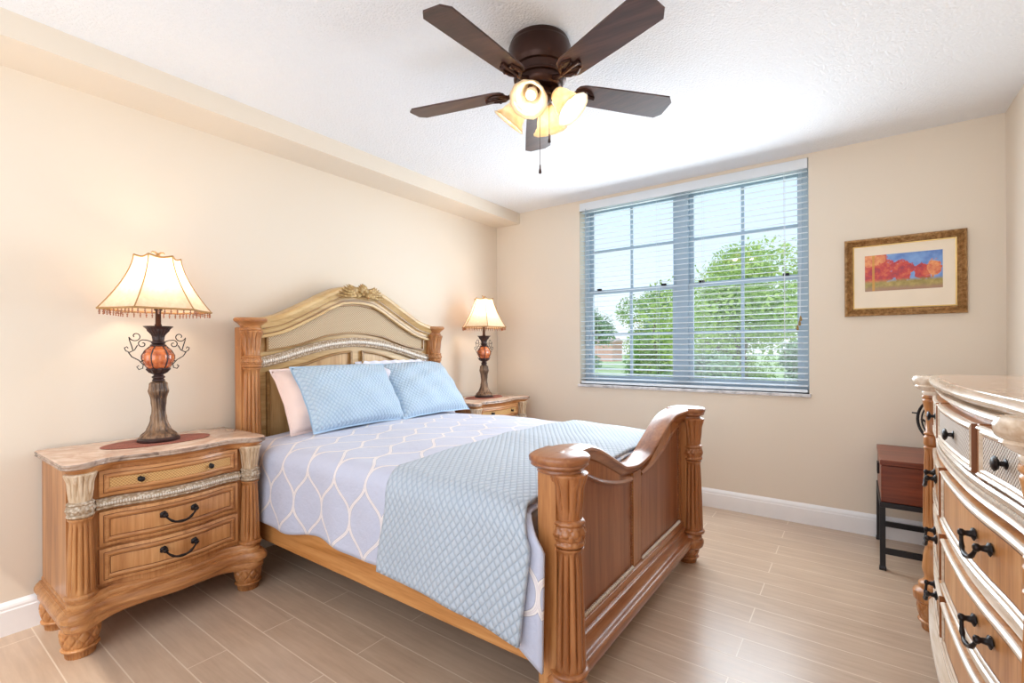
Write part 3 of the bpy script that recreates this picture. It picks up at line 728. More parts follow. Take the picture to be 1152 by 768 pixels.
def drape(x0, x1, ztop, hem, ysideoff, out, nx, ny, name, mat, label, cat, crown=0.03, foldamp=0.012, uvs=(1, 1), foot_tuck=False, thick=0.012, seed=0, side=0.74, xs_slant=None, rad=0.07):
    """cloth lying over the bed, hanging down both long sides"""
    ph = [random.Random(seed+i).uniform(0, 6) for i in range(8)]
    yo = side
    def P(i, j):
        u = i/(nx-1); x = x0+(x1-x0)*u
        # arc length coordinate across the bed
        hem_ = hem(x)
        zt = ztop(x)
        drop = zt-rad-hem_
        top_half = yo-rad
        tot = top_half+rad*PI/2+drop
        q = (-1+2*j/(ny-1))
        s = abs(q)*tot; sg = -1 if q < 0 else 1
        if s < top_half: y = s; z = zt; nyy, nzz = 0, 1
        elif s < top_half+rad*PI/2:
            a = (s-top_half)/rad; y = top_half+rad*math.sin(a); z = zt-rad+rad*math.cos(a); nyy, nzz = math.sin(a), math.cos(a)
        else:
            e = s-top_half-rad*PI/2; y = yo; z = zt-rad-e; nyy, nzz = 1, 0
        hang = max(0, (s-top_half)/(tot-top_half))
        z += crown*(1-(min(1, y/yo))**2)*(1-hang) 
        f = math.sin(x*11+ph[0])*0.5+math.sin(x*19+ph[1]+z*3)*0.35+math.sin(x*31+ph[2]+z*5)*0.15
        b = foldamp*hang*f + out*hang*hang*0.6
        r = 0.003*(math.sin(x*9+s*7+ph[3])+math.sin(x*5-s*13+ph[4])*1.2+math.sin(x*23+s*3+ph[5])*0.5)
        y += (b+r*0.6)*nyy+ (0.4*b*0); z += r*nzz + 0.006*hang*math.sin(x*14+ph[6])
        xx = x + (xs_slant(u, hang) if xs_slant else 0)
        return (xx, YC+sg*y, z)
    def UV(i, j):
        u = i/(nx-1); x = x0+(x1-x0)*u; zt = ztop(x); tot = (yo-rad)+rad*PI/2+(zt-rad-hem(x)); q = -1+2*j/(ny-1)
        return (x+0.5, q*tot)
    mb = MB(); mb.grid(P, nx, ny, uvf=UV)
    o = mb.build(name, mat, None, ang=180, solid=thick); tag(o, label, cat); return o
hemc = crv([-2.75, -2.3, -1.9, -1.5, -1.2, -1.0, -0.86, -0.76], [.31, .30, .33, .315, .305, .285, .20, .15])
ztc = crv([-2.7, -2.4, -1.6, -1.1, -0.95, -0.86], [.668, .672, .678, .668, .655, .630])
drape(-2.655, -0.855, ztc, hemc, 0, 0.02, 110, 150, 'comforter', comf_m, 'lavender comforter with cream trellis pattern spread over the bed', 'comforter', seed=4, side=0.778,
      xs_slant=lambda u, h: 0.092*max(0, (u-0.80)/0.20)*min(1, h*4), foldamp=0.014)
hemt = crv([-1.45, -1.2, -1.0, -0.85], [.318, .30, .285, .262])
ztt = crv([-1.6, -1.5, -1.1, -0.95, -0.86], [.690, .6925, .686, .674, .652])
def throw_slant(u, h): return 0.02*math.sin(h*5)*(1-u) + 0.075*u*u*min(1, h*3)*(1-0.55*h)
th_ = drape(-1.475, -0.862, ztt, hemt, 0, 0.035, 56, 150, 'throw_blanket', throw_m, 'light blue quilted throw folded across the foot of the bed', 'blanket', seed=9, side=0.794, thick=0.014, foldamp=0.012, xs_slant=throw_slant, rad=0.08)
# stitched hem band on the throw, lower edge
# pillows
def pillow(name, c, w, h, t, rz, lean, mat, label, cat, seed=0, flange=0.0, group=None, sag=0.02, roll=0.0):
    """pillow centred at its bottom edge, lying against the headboard; w across the bed, h up its slope"""
    rnd = random.Random(seed); nu, nv = 41, 33; ph = [rnd.uniform(0, 6) for _ in range(8)]
    def pt(u, v, s):
        au, av = abs(u), abs(v)
        e = (1-au**2.6)*(1-av**2.6); e = max(0, e)**0.42
        pu = u*(1-0.045*(1-av**2)*0-0.055*(1-av*av)*(au**3)); pv = v*(1-0.055*(1-au*au)*(av**3))
        th = t*e*0.5
        wr = 0.006*(math.sin(u*9+v*4+ph[0])+math.sin(v*11-u*5+ph[1]))*e + 0.003*(1-e)*math.sin((u if av > au else v)*9+ph[2])*0.6
        a = pu*w/2; b = (pv+1)*h/2; d = s*th+wr-sag*(1-e)*0
        d -= 0.03*(v+1)/2*u*u
        return a, b, d
    mb = MB()
    cl, sl = math.cos(lean), math.sin(lean)
    def world(a, b, d):
        a, b = a*math.cos(roll)-(b-0)*math.sin(roll), a*math.sin(roll)+b*math.cos(roll)
        # slope direction: up and back (-x); normal: up and forward (+x)
        x = -b*cl+d*sl; z = b*sl+d*cl; y = a
        return (x*math.cos(rz)-y*math.sin(rz), x*math.sin(rz)+y*math.cos(rz), z)
    for s in (1, -1):
        def P(i, j):
            u = -1+2*i/(nu-1); v = -1+2*j/(nv-1); return world(*pt(u, v, s))
        mb.grid(P, nu, nv, uvf=lambda i, j: ((-1+2*i/(nu-1))*w/2, (-1+2*j/(nv-1))*h/2))
    if flange:
        rings = []
        per = []
        for k in range(60):
            u = -1+2*k/60; per.append((u, -1))
        for k in range(40): per.append((1, -1+2*k/40))
        for k in range(60): per.append((1-2*k/60, 1))
        for k in range(40): per.append((-1, 1-2*k/40))
        for g, lift in ((0.0, 0.0), (0.5, 1), (1.0, 0)):
            ring = []
            for k, (u, v) in enumerate(per):
                a, b, d = pt(u, v, 0); L = math.hypot(u, v)
                fu = u if abs(u) > 0.999 else u*0.999**6; 
                a += (u if abs(u) > 0.99 else 0)*g*flange; b += (v if abs(v) > 0.99 else 0)*g*flange
                d += (0.22*flange-0.002)*g*math.sin(k*0.85+ph[4])
                ring.append(world(a, b, d))
            rings.append(ring)
        mb.sweep(rings, True, False)
    o = mb.build(name, mat, None, ang=180); o.location = c
    tag(o, label, cat, group); return o
pinkm = plain('pale_pink_cotton', srgb(240, 216, 208), 0.8, 0, 0.01)
whitem = plain('white_ruffled_cotton', srgb(236, 234, 244), 0.8, 0, 0.01)
pillow('pillow', (-2.50, 1.715, 0.705), 0.64, 0.39, 0.16, 0.04, math.radians(64), pinkm, 'plain pale pink pillow at the left, behind the left blue sham', 'pillow', 3, 0.012)
pillow('pillow', (-2.52, 2.345, 0.705), 0.66, 0.40, 0.16, 0.0, math.radians(64), whitem, 'white ruffle edged pillow mostly hidden behind the right blue sham', 'pillow', 6, 0.035)
pillow('pillow_sham', (-2.395, 1.795, 0.715), 0.67, 0.405, 0.17, 0.05, math.radians(62), sham_m, 'light blue quilted sham leaning nearer the near side of the bed', 'pillow', 1, 0.01)
pillow('pillow_sham', (-2.39, 2.42, 0.715), 0.62, 0.45, 0.16, -0.02, math.radians(52), sham_m, 'light blue quilted sham leaning on the far half of the bed', 'pillow', 2, 0.01)

# ------------------------------------------------------------------ nightstands
def make_nightstand():
    ns = empty('nightstand', (XL+0.02, 0.82, 0))
    FX = sym([0, .08, .15, .21, .27], [.442, .436, .416, .402, .404])
    # carcass
    c = MB()
    c.sweep([[(0.004, s, 0.15), (FX(s)-0.012, s, 0.15), (FX(s)-0.012, s, 0.71), (0.004, s, 0.71)] for s in lin(-0.275, 0.275, 30)])
    for sg in (-1, 1):
        a, b = (0.275, 0.352) if sg > 0 else (-0.352, -0.275)
        c.box(0.004, 0.392, a, b, 0.15, 0.71)
    body = c.build('body', honey, ns, ang=40)
    for sg in (-1, 1):
        column(body, 0.412, sg*0.314, 0.225, 0.700, 0.037, honey, silver, zs=(0.530, 0.592), mat_k=capm)
    z = [(0.588, 0.690), (0.392, 0.528), (0.245, 0.380)]
    for k, (a, b) in enumerate(z):
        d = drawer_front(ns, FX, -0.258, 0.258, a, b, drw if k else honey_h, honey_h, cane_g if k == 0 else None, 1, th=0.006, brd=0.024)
        if k == 0:
            for s in (-0.13, 0.13): knob(d, FX(s)+0.006, s, (a+b)/2, 1, 0, 0.011, 0.024)
        else: bail_pull(d, FX(0)+0.006, 0, (a+b)/2+0.014, 0.115, 1, 0, 0.95)
    path = [(FX(s), s) for s in lin(-0.268, 0.268, 40)]
    moulding(path, [(-0.02, .538), (.004, .538), (.008, .542), (.006, .548), (.013, .556), (.014, .562), (.006, .572), (.008, .576), (.004, .580), (-0.02, .580)]).build('carved_band', silver, body, ang=50)
    mb = MB()
    for i in range(58):
        s = -0.255+0.51*i/57; mb.ball((FX(s)+0.012, s, 0.559), 0.006, 8, (0.6, 0.8, 1.2))
    mb.build('bead_row', beadm, body)
    # plinth following the corners and the serpentine front
    fr = crv([-.36, -.345, -.314, -.26, -.21, -.1, 0, .1, .21, .26, .314, .345, .36], [.425, .452, .462, .430, .412, .434, .448, .434, .412, .430, .462, .452, .425])
    frt = crv([-.36, -.345, -.31, -.26, -.21, -.1, 0, .1, .21, .26, .31, .345, .36], [.425, .452, .458, .422, .402, .432, .445, .432, .402, .422, .458, .452, .425])
    def outline(g, ends=0.362, top_=False):
        pts = [(0.006, -(ends+g))]
        for s in lin(-1, 1, 49):
            y = s*(ends+g); pts.append(((frt if top_ else fr)(s*0.36)+g, y))
        pts.append((0.006, ends+g)); return pts
    def slabs(levels, lift=None, top_=False):
        rings = []
        for g, zz in levels:
            ring = []
            for q, (x, y) in enumerate(outline(g, top_=top_)):
                up = lift(y)*(1 if x > 0.3 else 0) if lift else 0
                ring.append((x, y, zz+(up if zz < 0.14 else 0)))
            rings.append(ring)
        return MB().sweep(rings)
    lift = lambda y: 0.022*math.exp(-(y/0.2)**4)
    slabs([(-0.012, 0.105), (0.0, 0.107), (0.006, 0.116), (0.007, 0.128), (0.003, 0.137), (0.002, 0.141), (0.011, 0.143), (0.018, 0.155), (0.017, 0.168), (0.009, 0.182), (0.002, 0.186), (0.002, 0.190), (-0.006, 0.192), (-0.006, 0.203), (-0.010, 0.208), (-0.015, 0.210), (-0.015, 0.220), (-0.02, 0.226)], lift).build('plinth', honey_h, body, ang=28)
    slabs([(-0.02, 0.692), (-0.012, 0.697), (-0.010, 0.705), (0.004, 0.714), (0.006, 0.718)], None, True).build('cornice', honey_h, body, ang=40)
    tp = slabs([(-0.006, 0.718), (0.008, 0.719), (0.013, 0.723), (0.010, 0.729), (0.014, 0.736), (0.011, 0.742), (0.004, 0.745)], None, True); tp.build('marble_top', marb, ns, ang=50)
    rr = []
    for g, zz in ((0.0085, 0.7195), (0.0140, 0.7232), (0.0112, 0.729), (0.0150, 0.736), (0.0125, 0.7415)):
        rr.append([(x, y, zz) for x, y in outline(g, top_=True)])
    rnd = random.Random(3)
    rr = [[(x+rnd.uniform(0, .0015), y, zz) for x, y, zz in r] for r in rr]
    MB().sweep(rr, False, False).build('marble_edge', marb_e, ns, ang=50)
    for sx_, sy_ in ((0.392, -0.312), (0.392, 0.312), (0.07, -0.312), (0.07, 0.312)): carved_foot(ns, sx_, sy_, 0.112, 0.060, honey)
    return ns
nst = make_nightstand(); tag(nst, 'serpentine front nightstand with marble top, fully visible left of the bed', 'nightstand', 'nightstands beside the bed')
n2 = copy_tree(nst); n2.location = (XL+0.02, 3.16, 0); n2['label'] = 'marble topped nightstand in the far corner, mostly hidden behind the bed'

# placemats
matm = N('woven_placemat'); v = matm.coord('Object', (1, 1, 1)); wv = matm.noise(v, 260, 2); matm.set(Base_Color=matm.ramp(wv.outputs[0], [(0.35, srgb(130, 72, 58)), (0.65, srgb(172, 106, 88))]), Roughness=0.8); matm.bump(wv.outputs[0], 0.5, 0.002); matm = matm.m
def placemat(x, y, label):
    o = MB().lathe((0, 0, 0), [(0.001, 0), (0.150, 0), (0.153, 0.002), (0.150, 0.004), (0.001, 0.004)], 56, None, None, 1.38).build('placemat', matm, None, ang=50)
    for i, vv in enumerate(o.data.vertices): vv.co.x *= 0.78
    o.location = (x, y, 0.7455); tag(o, label, 'placemat', 'placemats under the lamps'); return o
placemat(-2.615, 0.825, 'oval rust woven placemat under the lamp on the near nightstand')
placemat(-2.60, 3.185, 'oval rust woven placemat under the lamp in the far corner')

# ------------------------------------------------------------------ table lamps
def shade_mat():
    n = N('lamp_shade_silk'); d = n.n('ShaderNodeBsdfDiffuse'); t = n.n('ShaderNodeBsdfTranslucent'); m = n.n('ShaderNodeMixShader'); m.inputs[0].default_value = 0.55
    nz = n.noise(n.coord(), 60, 3); c = n.ramp(nz.outputs[0], [(0.3, srgb(246, 218, 192)), (0.7, srgb(252, 232, 212))])
    n.l(c, d.inputs[0]); n.l(c, t.inputs[0]); n.l(d.outputs[0], m.inputs[1]); n.l(t.outputs[0], m.inputs[2]); n.l(m.outputs[0], n.out.inputs['Surface']); return n.m
shm = shade_mat()
trimm = plain('gold_braid', srgb(176, 136, 84), 0.7)
resin = N('bronze_resin'); v = resin.coord('Object', (30, 30, 4)); a = resin.noise(v, 1.5, 4, 0.6); resin.set(Base_Color=resin.ramp(a.outputs[0], [(0.35, srgb(60, 42, 36)), (0.65, srgb(150, 118, 90))]), Roughness=0.35, Metallic=0.3); resin = resin.m
darkres = plain('dark_resin', srgb(62, 40, 38), 0.35, 0.2, 0.15, 30)
amber = N('amber_crackle'); vo = amber.n('ShaderNodeTexVoronoi', Scale=60.0); amber.l(amber.coord(), vo.inputs['Vector']); nz = amber.noise(amber.coord(), 30, 3)
amber.set(Base_Color=amber.ramp(nz.outputs[0], [(0.3, srgb(150, 58, 26)), (0.7, srgb(226, 130, 74))]), Roughness=0.12, Coat_Weight=0.8); amber = amber.m
bead = plain('amber_bead', srgb(150, 92, 60), 0.2)
bulbm = N('bulb_glow'); bulbm.set(Emission_Color=(1, 0.82, 0.58), Emission_Strength=12.0); bulbm = bulbm.m
def make_lamp():
    L = empty('table_lamp', (0, 0, 0))
    # z measured from the table top (0.7495)
    def fl(n, d, z0, z1, tw=0):
        def f(t, z, q):
            if z0 < z < z1:
                e = min(1, (z-z0)/0.01, (z1-z)/0.01); return q*(1-d*e*abs(math.sin(n*(t+tw*(z-z0))/2)))
            return q
        return f
    b = MB().lathe((0, 0, 0), profile([(0, .078), (.004, .082, 'o'), (.012, .082), (.018, .076, 'o'), (.022, .070, 'i'), (.026, .0005)], 4), 48).build('base', darkres, L, ang=50)
    MB().lathe((0, 0, 0), profile([(.020, .074), (.028, .070, 'o'), (.034, .066, 'i'), (.06, .046, 'o'), (.10, .033, 'o'), (.14, .027, 's'), (.19, .031, 's'), (.232, .041, 's'), (.262, .036, 'o'), (.275, .022, 'i')], 8), 144, fl(18, .09, .025, .272, 1.5)).build('stem', resin, L, ang=70)
    MB().lathe((0, 0, 0), profile([(.273, .020), (.278, .025, 'o'), (.285, .020, 'i'), (.293, .026, 'o'), (.300, .019, 'i'), (.304, .018), (.318, .036, 'o'), (.331, .044, 'o'), (.336, .038, 'i')], 5), 40, lambda t, z, q: q*(1+(.12*math.cos(8*t) if z > .315 else 0))).build('urn_cup', darkres, L, ang=60)
    MB().lathe((0, 0, 0), profile([(.330, .034), (.350, .049, 'o'), (.378, .060, 'o'), (.392, .060, 's'), (.415, .048, 's'), (.432, .032, 's'), (.436, .028)], 8), 64, lambda t, z, q: q*(1-.05*abs(math.sin(5*t))**8*1.0+.02)).build('urn', amber, L, ang=60)
    mb = MB()
    for k in range(6):
        a = PI*2*k/6+0.3; pts = []
        for zz, r in ((.334, .040), (.350, .0505), (.378, .0615), (.392, .0615), (.415, .0495), (.434, .031)): pts.append((r*math.cos(a), r*math.sin(a), zz))
        mb.tube(pts, 0.003, 6)
    mb.build('urn_ribs', darkres, L)
    MB().lathe((0, 0, 0), profile([(.430, .026), (.438, .032, 'o'), (.446, .024, 'i'), (.454, .028, 'o'), (.460, .022, 'i'), (.475, .024), (.505, .042, 'i'), (.524, .056, 'i'), (.527, .058), (.528, .0005)], 6), 60, fl(20, .10, .465, .524)).build('crown', darkres, L, ang=60)
    MB().lathe((0, 0, 0), [(.014, .524), (.014, .535), (.011, .538), (.011, .598), (.016, .600), (.016, .640), (.010, .645)], 20).build('candle_tube', bronze, L, ang=50)
    # wrought scrolls each side (in the y-z plane)
    for sg in (-1, 1):
        def spiral(c, r0, r1, a0, a1, n=22): return [(0, sg*(c[0]+(r0+(r1-r0)*i/(n-1))*math.cos(a0+(a1-a0)*i/(n-1))), c[1]+(r0+(r1-r0)*i/(n-1))*math.sin(a0+(a1-a0)*i/(n-1))) for i in range(n)]
        mb = MB()
        top_ = spiral((.086, .480), .006, .024, -PI*2.2, PI*0.0-0.15, 30)
        mb.tube(top_ + [(0, sg*.108, .462), (0, sg*.100, .435), (0, sg*.096, .418)], 0.0022, 6)
        mb.tube(spiral((.060, .445), .004, .019, -PI*1.6, PI*.55, 26)[::-1] + [], 0.0022, 6)
        mb.tube([(0, sg*.079, .44), (0, sg*.090, .418), (0, sg*.108, .408), (0, sg*.122, .415), (0, sg*.126, .428), (0, sg*.118, .433), (0, sg*.113, .426)], 0.0022, 6)
        mb.tube([(0, sg*.112, .408), (0, sg*.100, .388), (0, sg*.075, .372), (0, sg*.058, .352), (0, sg*.060, .335), (0, sg*.074, .330), (0, sg*.082, .342), (0, sg*.074, .348)], 0.0022, 6)
        mb.tube([(0, sg*.024, .455), (0, sg*.042, .462), (0, sg*.060, .464)], 0.0022, 6)
        mb.tube([(0, sg*.055, .372), (0, sg*.066, .366)], 0.003, 6)
        mb.build('scroll', iron, L)
    # hexagonal bell shade, panels
    zt, zb = 0.848, 0.600; az0 = math.radians(-8)
    def rad(u): # u 0 bottom 1 top
        return 0.085+(0.207-0.085)*((1-u)**1.55)
    def P(k, w, u, off=0):
        """k-th panel, w across 0..1"""
        a1 = az0+PI/6*(2*k-1); a2 = az0+PI/6*(2*k+1)
        r = rad(u)+off; zz = zb+(zt-zb)*u
        p1 = Vector((r*math.cos(a1)*0.92, r*math.sin(a1)*1.04, zz)); p2 = Vector((r*math.cos(a2)*0.92, r*math.sin(a2)*1.04, zz)); p = p1.lerp(p2, w)
        bell = 1-0.05*math.sin(PI*w)
        p.x *= bell; p.y *= bell
        if u > 0.9: p.z -= 0.010*math.sin(PI*w)*(u-0.9)/0.1
        return p
    mb = MB()
    for k in range(6): mb.grid(lambda i, j: P(k, i/10, j/12), 11, 13)
    sh = mb.build('lamp_shade', shm, L, ang=25)
    mb = MB()
    for k in range(6):
        mb.tube([P(k, 0, j/12, 0.001) for j in range(13)], 0.0028, 6)
        mb.tube([P(k, i/10, 0, 0.001) for i in range(11)], 0.0045, 6); mb.tube([P(k, i/10, 1, 0.001) for i in range(11)], 0.004, 6)
    mb.build('shade_trim', trimm, sh)
    mb = MB()
    for k in range(6):
        for i in range(9):
            p = P(k, (i+0.5)/9, 0)
            mb.ball((p.x, p.y, p.z-0.007), 0.0032, 6); mb.ball((p.x, p.y, p.z-0.014), 0.0042, 6); mb.ball((p.x, p.y, p.z-0.022), 0.003, 6, (1, 1, 1.6))
    mb.build('bead_fringe', bead, sh)
    mb = MB(); mb.tube([(0, 0, .64), (0.045, 0, .68), (0.05, 0, .76), (0, 0, .835)], .0018, 6); mb.tube([(0, 0, .64), (-0.045, 0, .68), (-0.05, 0, .76), (0, 0, .835)], .0018, 6)
    for k in range(3):
        p = P(k, 0, 0.97); q = P(k+3, 0, 0.97); mb.tube([p, (0, 0, .832), q], .0015, 6)
    mb.build('harp', bronze, L)
    mb = MB(); mb.lathe((0, 0, 0), [(.004, .830), (.009, .838), (.006, .845), (.010, .853), (.006, .862), (.003, .866)], 14)
    for sg in (-1, 1): mb.tube([(0, 0, .858), (0, sg*.010, .868), (0, sg*.022, .870), (0, sg*.027, .864)], [.003, .004, .003, .0015], 6)
    mb.build('finial', trimm, L)
    MB().lathe((0, 0, 0), profile([(.645, .012), (.66, .014), (.70, .030, 's'), (.722, .028, 'o'), (.738, .001, 'o')]), 20).build('bulb', bulbm, L)
    return L
lamp = make_lamp(); lamp.location = (-2.615, 0.825, 0.7495)
tag(lamp, 'amber urn table lamp with fringed cream shade on the near left nightstand', 'lamp', 'bedside table lamps')
lamp2 = copy_tree(lamp); lamp2.location = (-2.60, 3.185, 0.7495); lamp2['label'] = 'amber urn table lamp with cream shade in the far corner past the bed'
for p in (lamp, lamp2):
    for dz, en in ((0.69, 4.2),):
        light('lamp_bulb_light', 'POINT', (p.location.x+0.0, p.location.y, p.location.z+dz+0.06), en, (1.0, 0.74, 0.48), shadow_soft_size=0.03)

# ------------------------------------------------------------------ ceiling fan
FXc, FYc = -1.066, 1.683
fan = empty('ceiling_fan', (FXc, FYc, H)); tag(fan, 'dark bronze five blade ceiling fan with four glass light shades', 'ceiling fan')
MB().lathe((0, 0, 0), profile([(-0.20, .060), (-0.196, .085, 'o'), (-0.175, .098, 'o'), (-0.160, .098), (-0.158, .108), (-0.150, .110), (-0.146, .103, 'i'), (-0.120, .108), (-0.116, .118, 'o'), (-0.108, .119), (-0.104, .122), (-0.06, .128, 'o'), (-0.03, .130), (-0.012, .124, 'o'), (0.0, .118)], 5), 56).build('motor_housing', bronze, fan, ang=40)
MB().lathe((0, 0, 0), profile([(-0.262, .012), (-0.258, .030, 'o'), (-0.245, .042, 'o'), (-0.228, .050), (-0.226, .060, 'o'), (-0.216, .060), (-0.213, .052, 'i'), (-0.20, .050)], 5), 40).build('switch_housing', bronze, fan, ang=40)
glassm = N('alabaster_glass')
d = glassm.n('ShaderNodeBsdfDiffuse'); t = glassm.n('ShaderNodeBsdfTranslucent'); g = glassm.n('ShaderNodeBsdfGlossy', Roughness=0.15); m1 = glassm.n('ShaderNodeMixShader'); m1.inputs[0].default_value = 0.6; m2_ = glassm.n('ShaderNodeMixShader'); m2_.inputs[0].default_value = 0.06
c = glassm.ramp(glassm.noise(glassm.coord(), 14, 4, 0.6, 1.5).outputs[0], [(0.3, srgb(246, 222, 180)), (0.7, srgb(254, 246, 228))])
glassm.l(c, d.inputs[0]); glassm.l(c, t.inputs[0]); glassm.l(d.outputs[0], m1.inputs[1]); glassm.l(t.outputs[0], m1.inputs[2]); glassm.l(m1.outputs[0], m2_.inputs[1]); glassm.l(g.outputs[0], m2_.inputs[2]); glassm.l(m2_.outputs[0], glassm.out.inputs['Surface']); glassm = glassm.m
# blades
for k in range(5):
    a = 0.90+k*2*PI/5
    br_ = MB(); ca, sa = math.cos(a), math.sin(a); pitch = math.radians(-11)
    def tb(p):
        x, y, z = p; y, z = y*math.cos(pitch)-z*math.sin(pitch), y*math.sin(pitch)+z*math.cos(pitch)
        return (x*ca-y*sa, x*sa+y*ca, z-0.190)
    blade = MB(); outl = [(0.155, -0.028), (0.165, -0.046), (0.19, -0.056), (0.40, -0.064), (0.578, -0.068), (0.604, -0.040), (0.604, 0.040), (0.578, 0.068), (0.40, 0.064), (0.19, 0.056), (0.165, 0.046), (0.155, 0.028)]
    blade.sweep([[tb((x, y, z)) for x, y in outl] for z in (-0.003, 0.004)])
    bo = blade.build('blade', fan_wood, fan, smooth=False)
    br_.tube([tb((0.08, 0, 0.012)), tb((0.115, 0, -0.004)), tb((0.15, 0, -0.010))], [.012, .010, .009], 10)
    for sg in (-1, 1):
        br_.tube([tb((0.14, 0, -0.009)), tb((0.165, sg*0.028, -0.008)), tb((0.195, sg*0.036, -0.007)), tb((0.222, sg*0.026, -0.007)), tb((0.215, sg*0.012, -0.007)), tb((0.19, sg*0.010, -0.007))], [.008, .008, .007, .006, .005, .004], 8)
    br_.tube([tb((0.14, 0, -0.009)), tb((0.20, 0, -0.008)), tb((0.245, 0, -0.007))], [.008, .006, .009], 8)
    for q in ((0.19, .034), (0.19, -.034), (0.242, 0)): br_.ball(tb((q[0], q[1], -0.012)), .006, 8)
    br_.build('blade_iron', bronze, bo)
# light kit: four bell shades, angles matched to the photo (toward camera-left, left, front-right, right)
def fan_shade(az, el, lit):
    """axis pointing out and down"""
    ax = Vector((math.cos(az)*math.cos(el), math.sin(az)*math.cos(el), -math.sin(el))); up = Vector((0, 0, 1)); e1 = ax.cross(up).normalized(); e2 = e1.cross(ax)
    o = Vector((0, 0, -0.188)) + Vector((math.cos(az), math.sin(az), 0))*0.044; K = 1.12
    T = lambda p: tuple(o + e1*(p[0]*K) + e2*(p[1]*K) + ax*(p[2]*K))
    arm = MB(); arm.lathe((0, 0, 0), [(.012, -0.01), (.012, .018), (.021, .022), (.023, .046), (.018, .05)], 20, None, T); ao = arm.build('lamp_arm', bronze, fan, ang=50)
    prof = profile([(.036, .021), (.042, .027, 'o'), (.070, .036, 's'), (.105, .046, 's'), (.125, .058, 'i'), (.136, .068, 'i')], 6)
    prof2 = [(r-.003, z) for r, z in reversed(prof)]
    g = MB(); g.lathe((0, 0, 0), prof + prof2, 40, lambda t, z, q: q*(1+(.02*math.cos(12*t) if z > .12 else 0)), T, cap=False); g.build('glass_shade', glassm, ao, ang=60)
    b = MB(); b.lathe((0, 0, 0), profile([(.045, .010), (.06, .012), (.085, .022, 's'), (.10, .018, 'o'), (.108, .001, 'o')]), 18, None, T); b.build('bulb', bulbm if lit else plain('unlit_bulb', srgb(240, 236, 230), 0.3), ao)
    if True:
        light('fan_shade_light', 'POINT', Vector((FXc, FYc, H)) + Vector(T((0, 0, .112))), 4.2 if lit else 1.0, (1.0, 0.82, 0.62), shadow_soft_size=0.02)  # unlit bulbs also get a weak added light to brighten their glass
AZ = [math.radians(x) for x in (-76, 14, 104, 194)]
for i, (a_, lit) in enumerate(zip(AZ, (False, True, True, False))): fan_shade(a_, math.radians(50), lit)
for (dx, dy, L_) in ((0.012, -0.02, 0.225), (0.045, 0.0, 0.10)):
    MB().tube([(dx, dy, -0.25), (dx, dy, -0.29-L_)], 0.0012, 5).build('pull_chain', bronze, fan)
    MB().lathe((dx, dy, -0.29-L_-0.038), [(.002, 0), (.0065, .003), (.006, .012), (.0035, .022), (.003, .036), (.001, .04)], 12).build('chain_pull', darkres, fan)

# ------------------------------------------------------------------ picture
pf = empty('framed_picture', (0.2285, YW, 1.594)); tag(pf, 'landscape print of red autumn trees in a ribbed gold frame on the window wall', 'picture')
pw, phh = 0.567, 0.476
def fr_ring(x, z, prof_pts):
    return None
corn = [(-1, -1), (1, -1), (1, 1), (-1, 1)]
prof = [(0, -0.002), (0, -0.018), (0.006, -0.027), (0.014, -0.031), (0.022, -0.029), (0.032, -0.024), (0.037, -0.019), (0.040, -0.021), (0.0435, -0.014), (0.0435, -0.002)]
mb = MB()
for q in range(4):
    (ax, az), (bx_, bz_) = corn[q], corn[(q+1) % 4]; L_ = pw if az == bz_ else phh; nn = int(L_/0.0045)
    rings = []
    for i in range(nn+1):
        u = i/nn; ring = []
        for j, (d, y) in enumerate(prof):
            p0 = (ax*(pw/2-d), az*(phh/2-d)); p1 = (bx_*(pw/2-d), bz_*(phh/2-d))
            yy = y + (0.004 if (3 <= j <= 5 and i % 2 == 0) else 0)
            ring.append((p0[0]+(p1[0]-p0[0])*u, yy, p0[1]+(p1[1]-p0[1])*u))
        rings.append(ring)
    mb.sweep(rings, True, False)
gf = N('ribbed_gold'); v = gf.coord(); sp = gf.n('ShaderNodeSeparateXYZ'); gf.l(v, sp.inputs[0])
nzf = gf.noise(v, 60, 4, 0.6)
gf.set(Base_Color=gf.ramp(nzf.outputs[0], [(0.35, srgb(138, 100, 60)), (0.65, srgb(192, 152, 102))]), Roughness=0.3, Metallic=0.45)
mb.build('frame', gf.m, pf, ang=30)
MB().box(-pw/2+0.045, pw/2-0.045, -0.010, -0.004, -phh/2+0.045, phh/2-0.045).build('mat_board', plain('cream_mat', srgb(240, 226, 206), 0.8, 0, 0.01), pf, smooth=False)
mb = MB(); rings = []
for cx, cz in corn: rings.append([(cx*(pw/2-d), y, cz*(phh/2-d)) for d, y in ((0.044, -0.004), (0.044, -0.0145), (0.050, -0.0125), (0.050, -0.004))])
mb.sweep(rings, True, False, True); mb.build('fillet', plain('gilt_fillet', srgb(226, 190, 120), 0.35, 0.4), pf, ang=30)
art = N('autumn_trees_print'); v = art.coord('Object'); sp = art.n('ShaderNodeSeparateXYZ'); art.l(v, sp.inputs[0])
X = sp.outputs['X']; Z = art.math('MULTIPLY', art.math('SUBTRACT', sp.outputs['Z'], 0.0225), 0.785)
nz = art.noise(v, 30, 5, 0.65); nzl = art.noise(v, 12, 3, 0.6)
sky = art.ramp(nzl.outputs[0], [(0.35, srgb(92, 128, 196)), (0.65, srgb(132, 172, 224))])
def blob(cx, cz, rx, rz):
    a = art.math('DIVIDE', art.math('SUBTRACT', X, cx), rx); b = art.math('DIVIDE', art.math('SUBTRACT', Z, cz), rz)
    dd = art.math('ADD', art.math('MULTIPLY', a, a), art.math('MULTIPLY', b, b))
    dd = art.math('ADD', dd, art.math('MULTIPLY', art.math('SUBTRACT', nz.outputs[0], 0.5), 3.0))
    return art.math('MULTIPLY_ADD', dd, -5.0, 5.5, clamp=True)
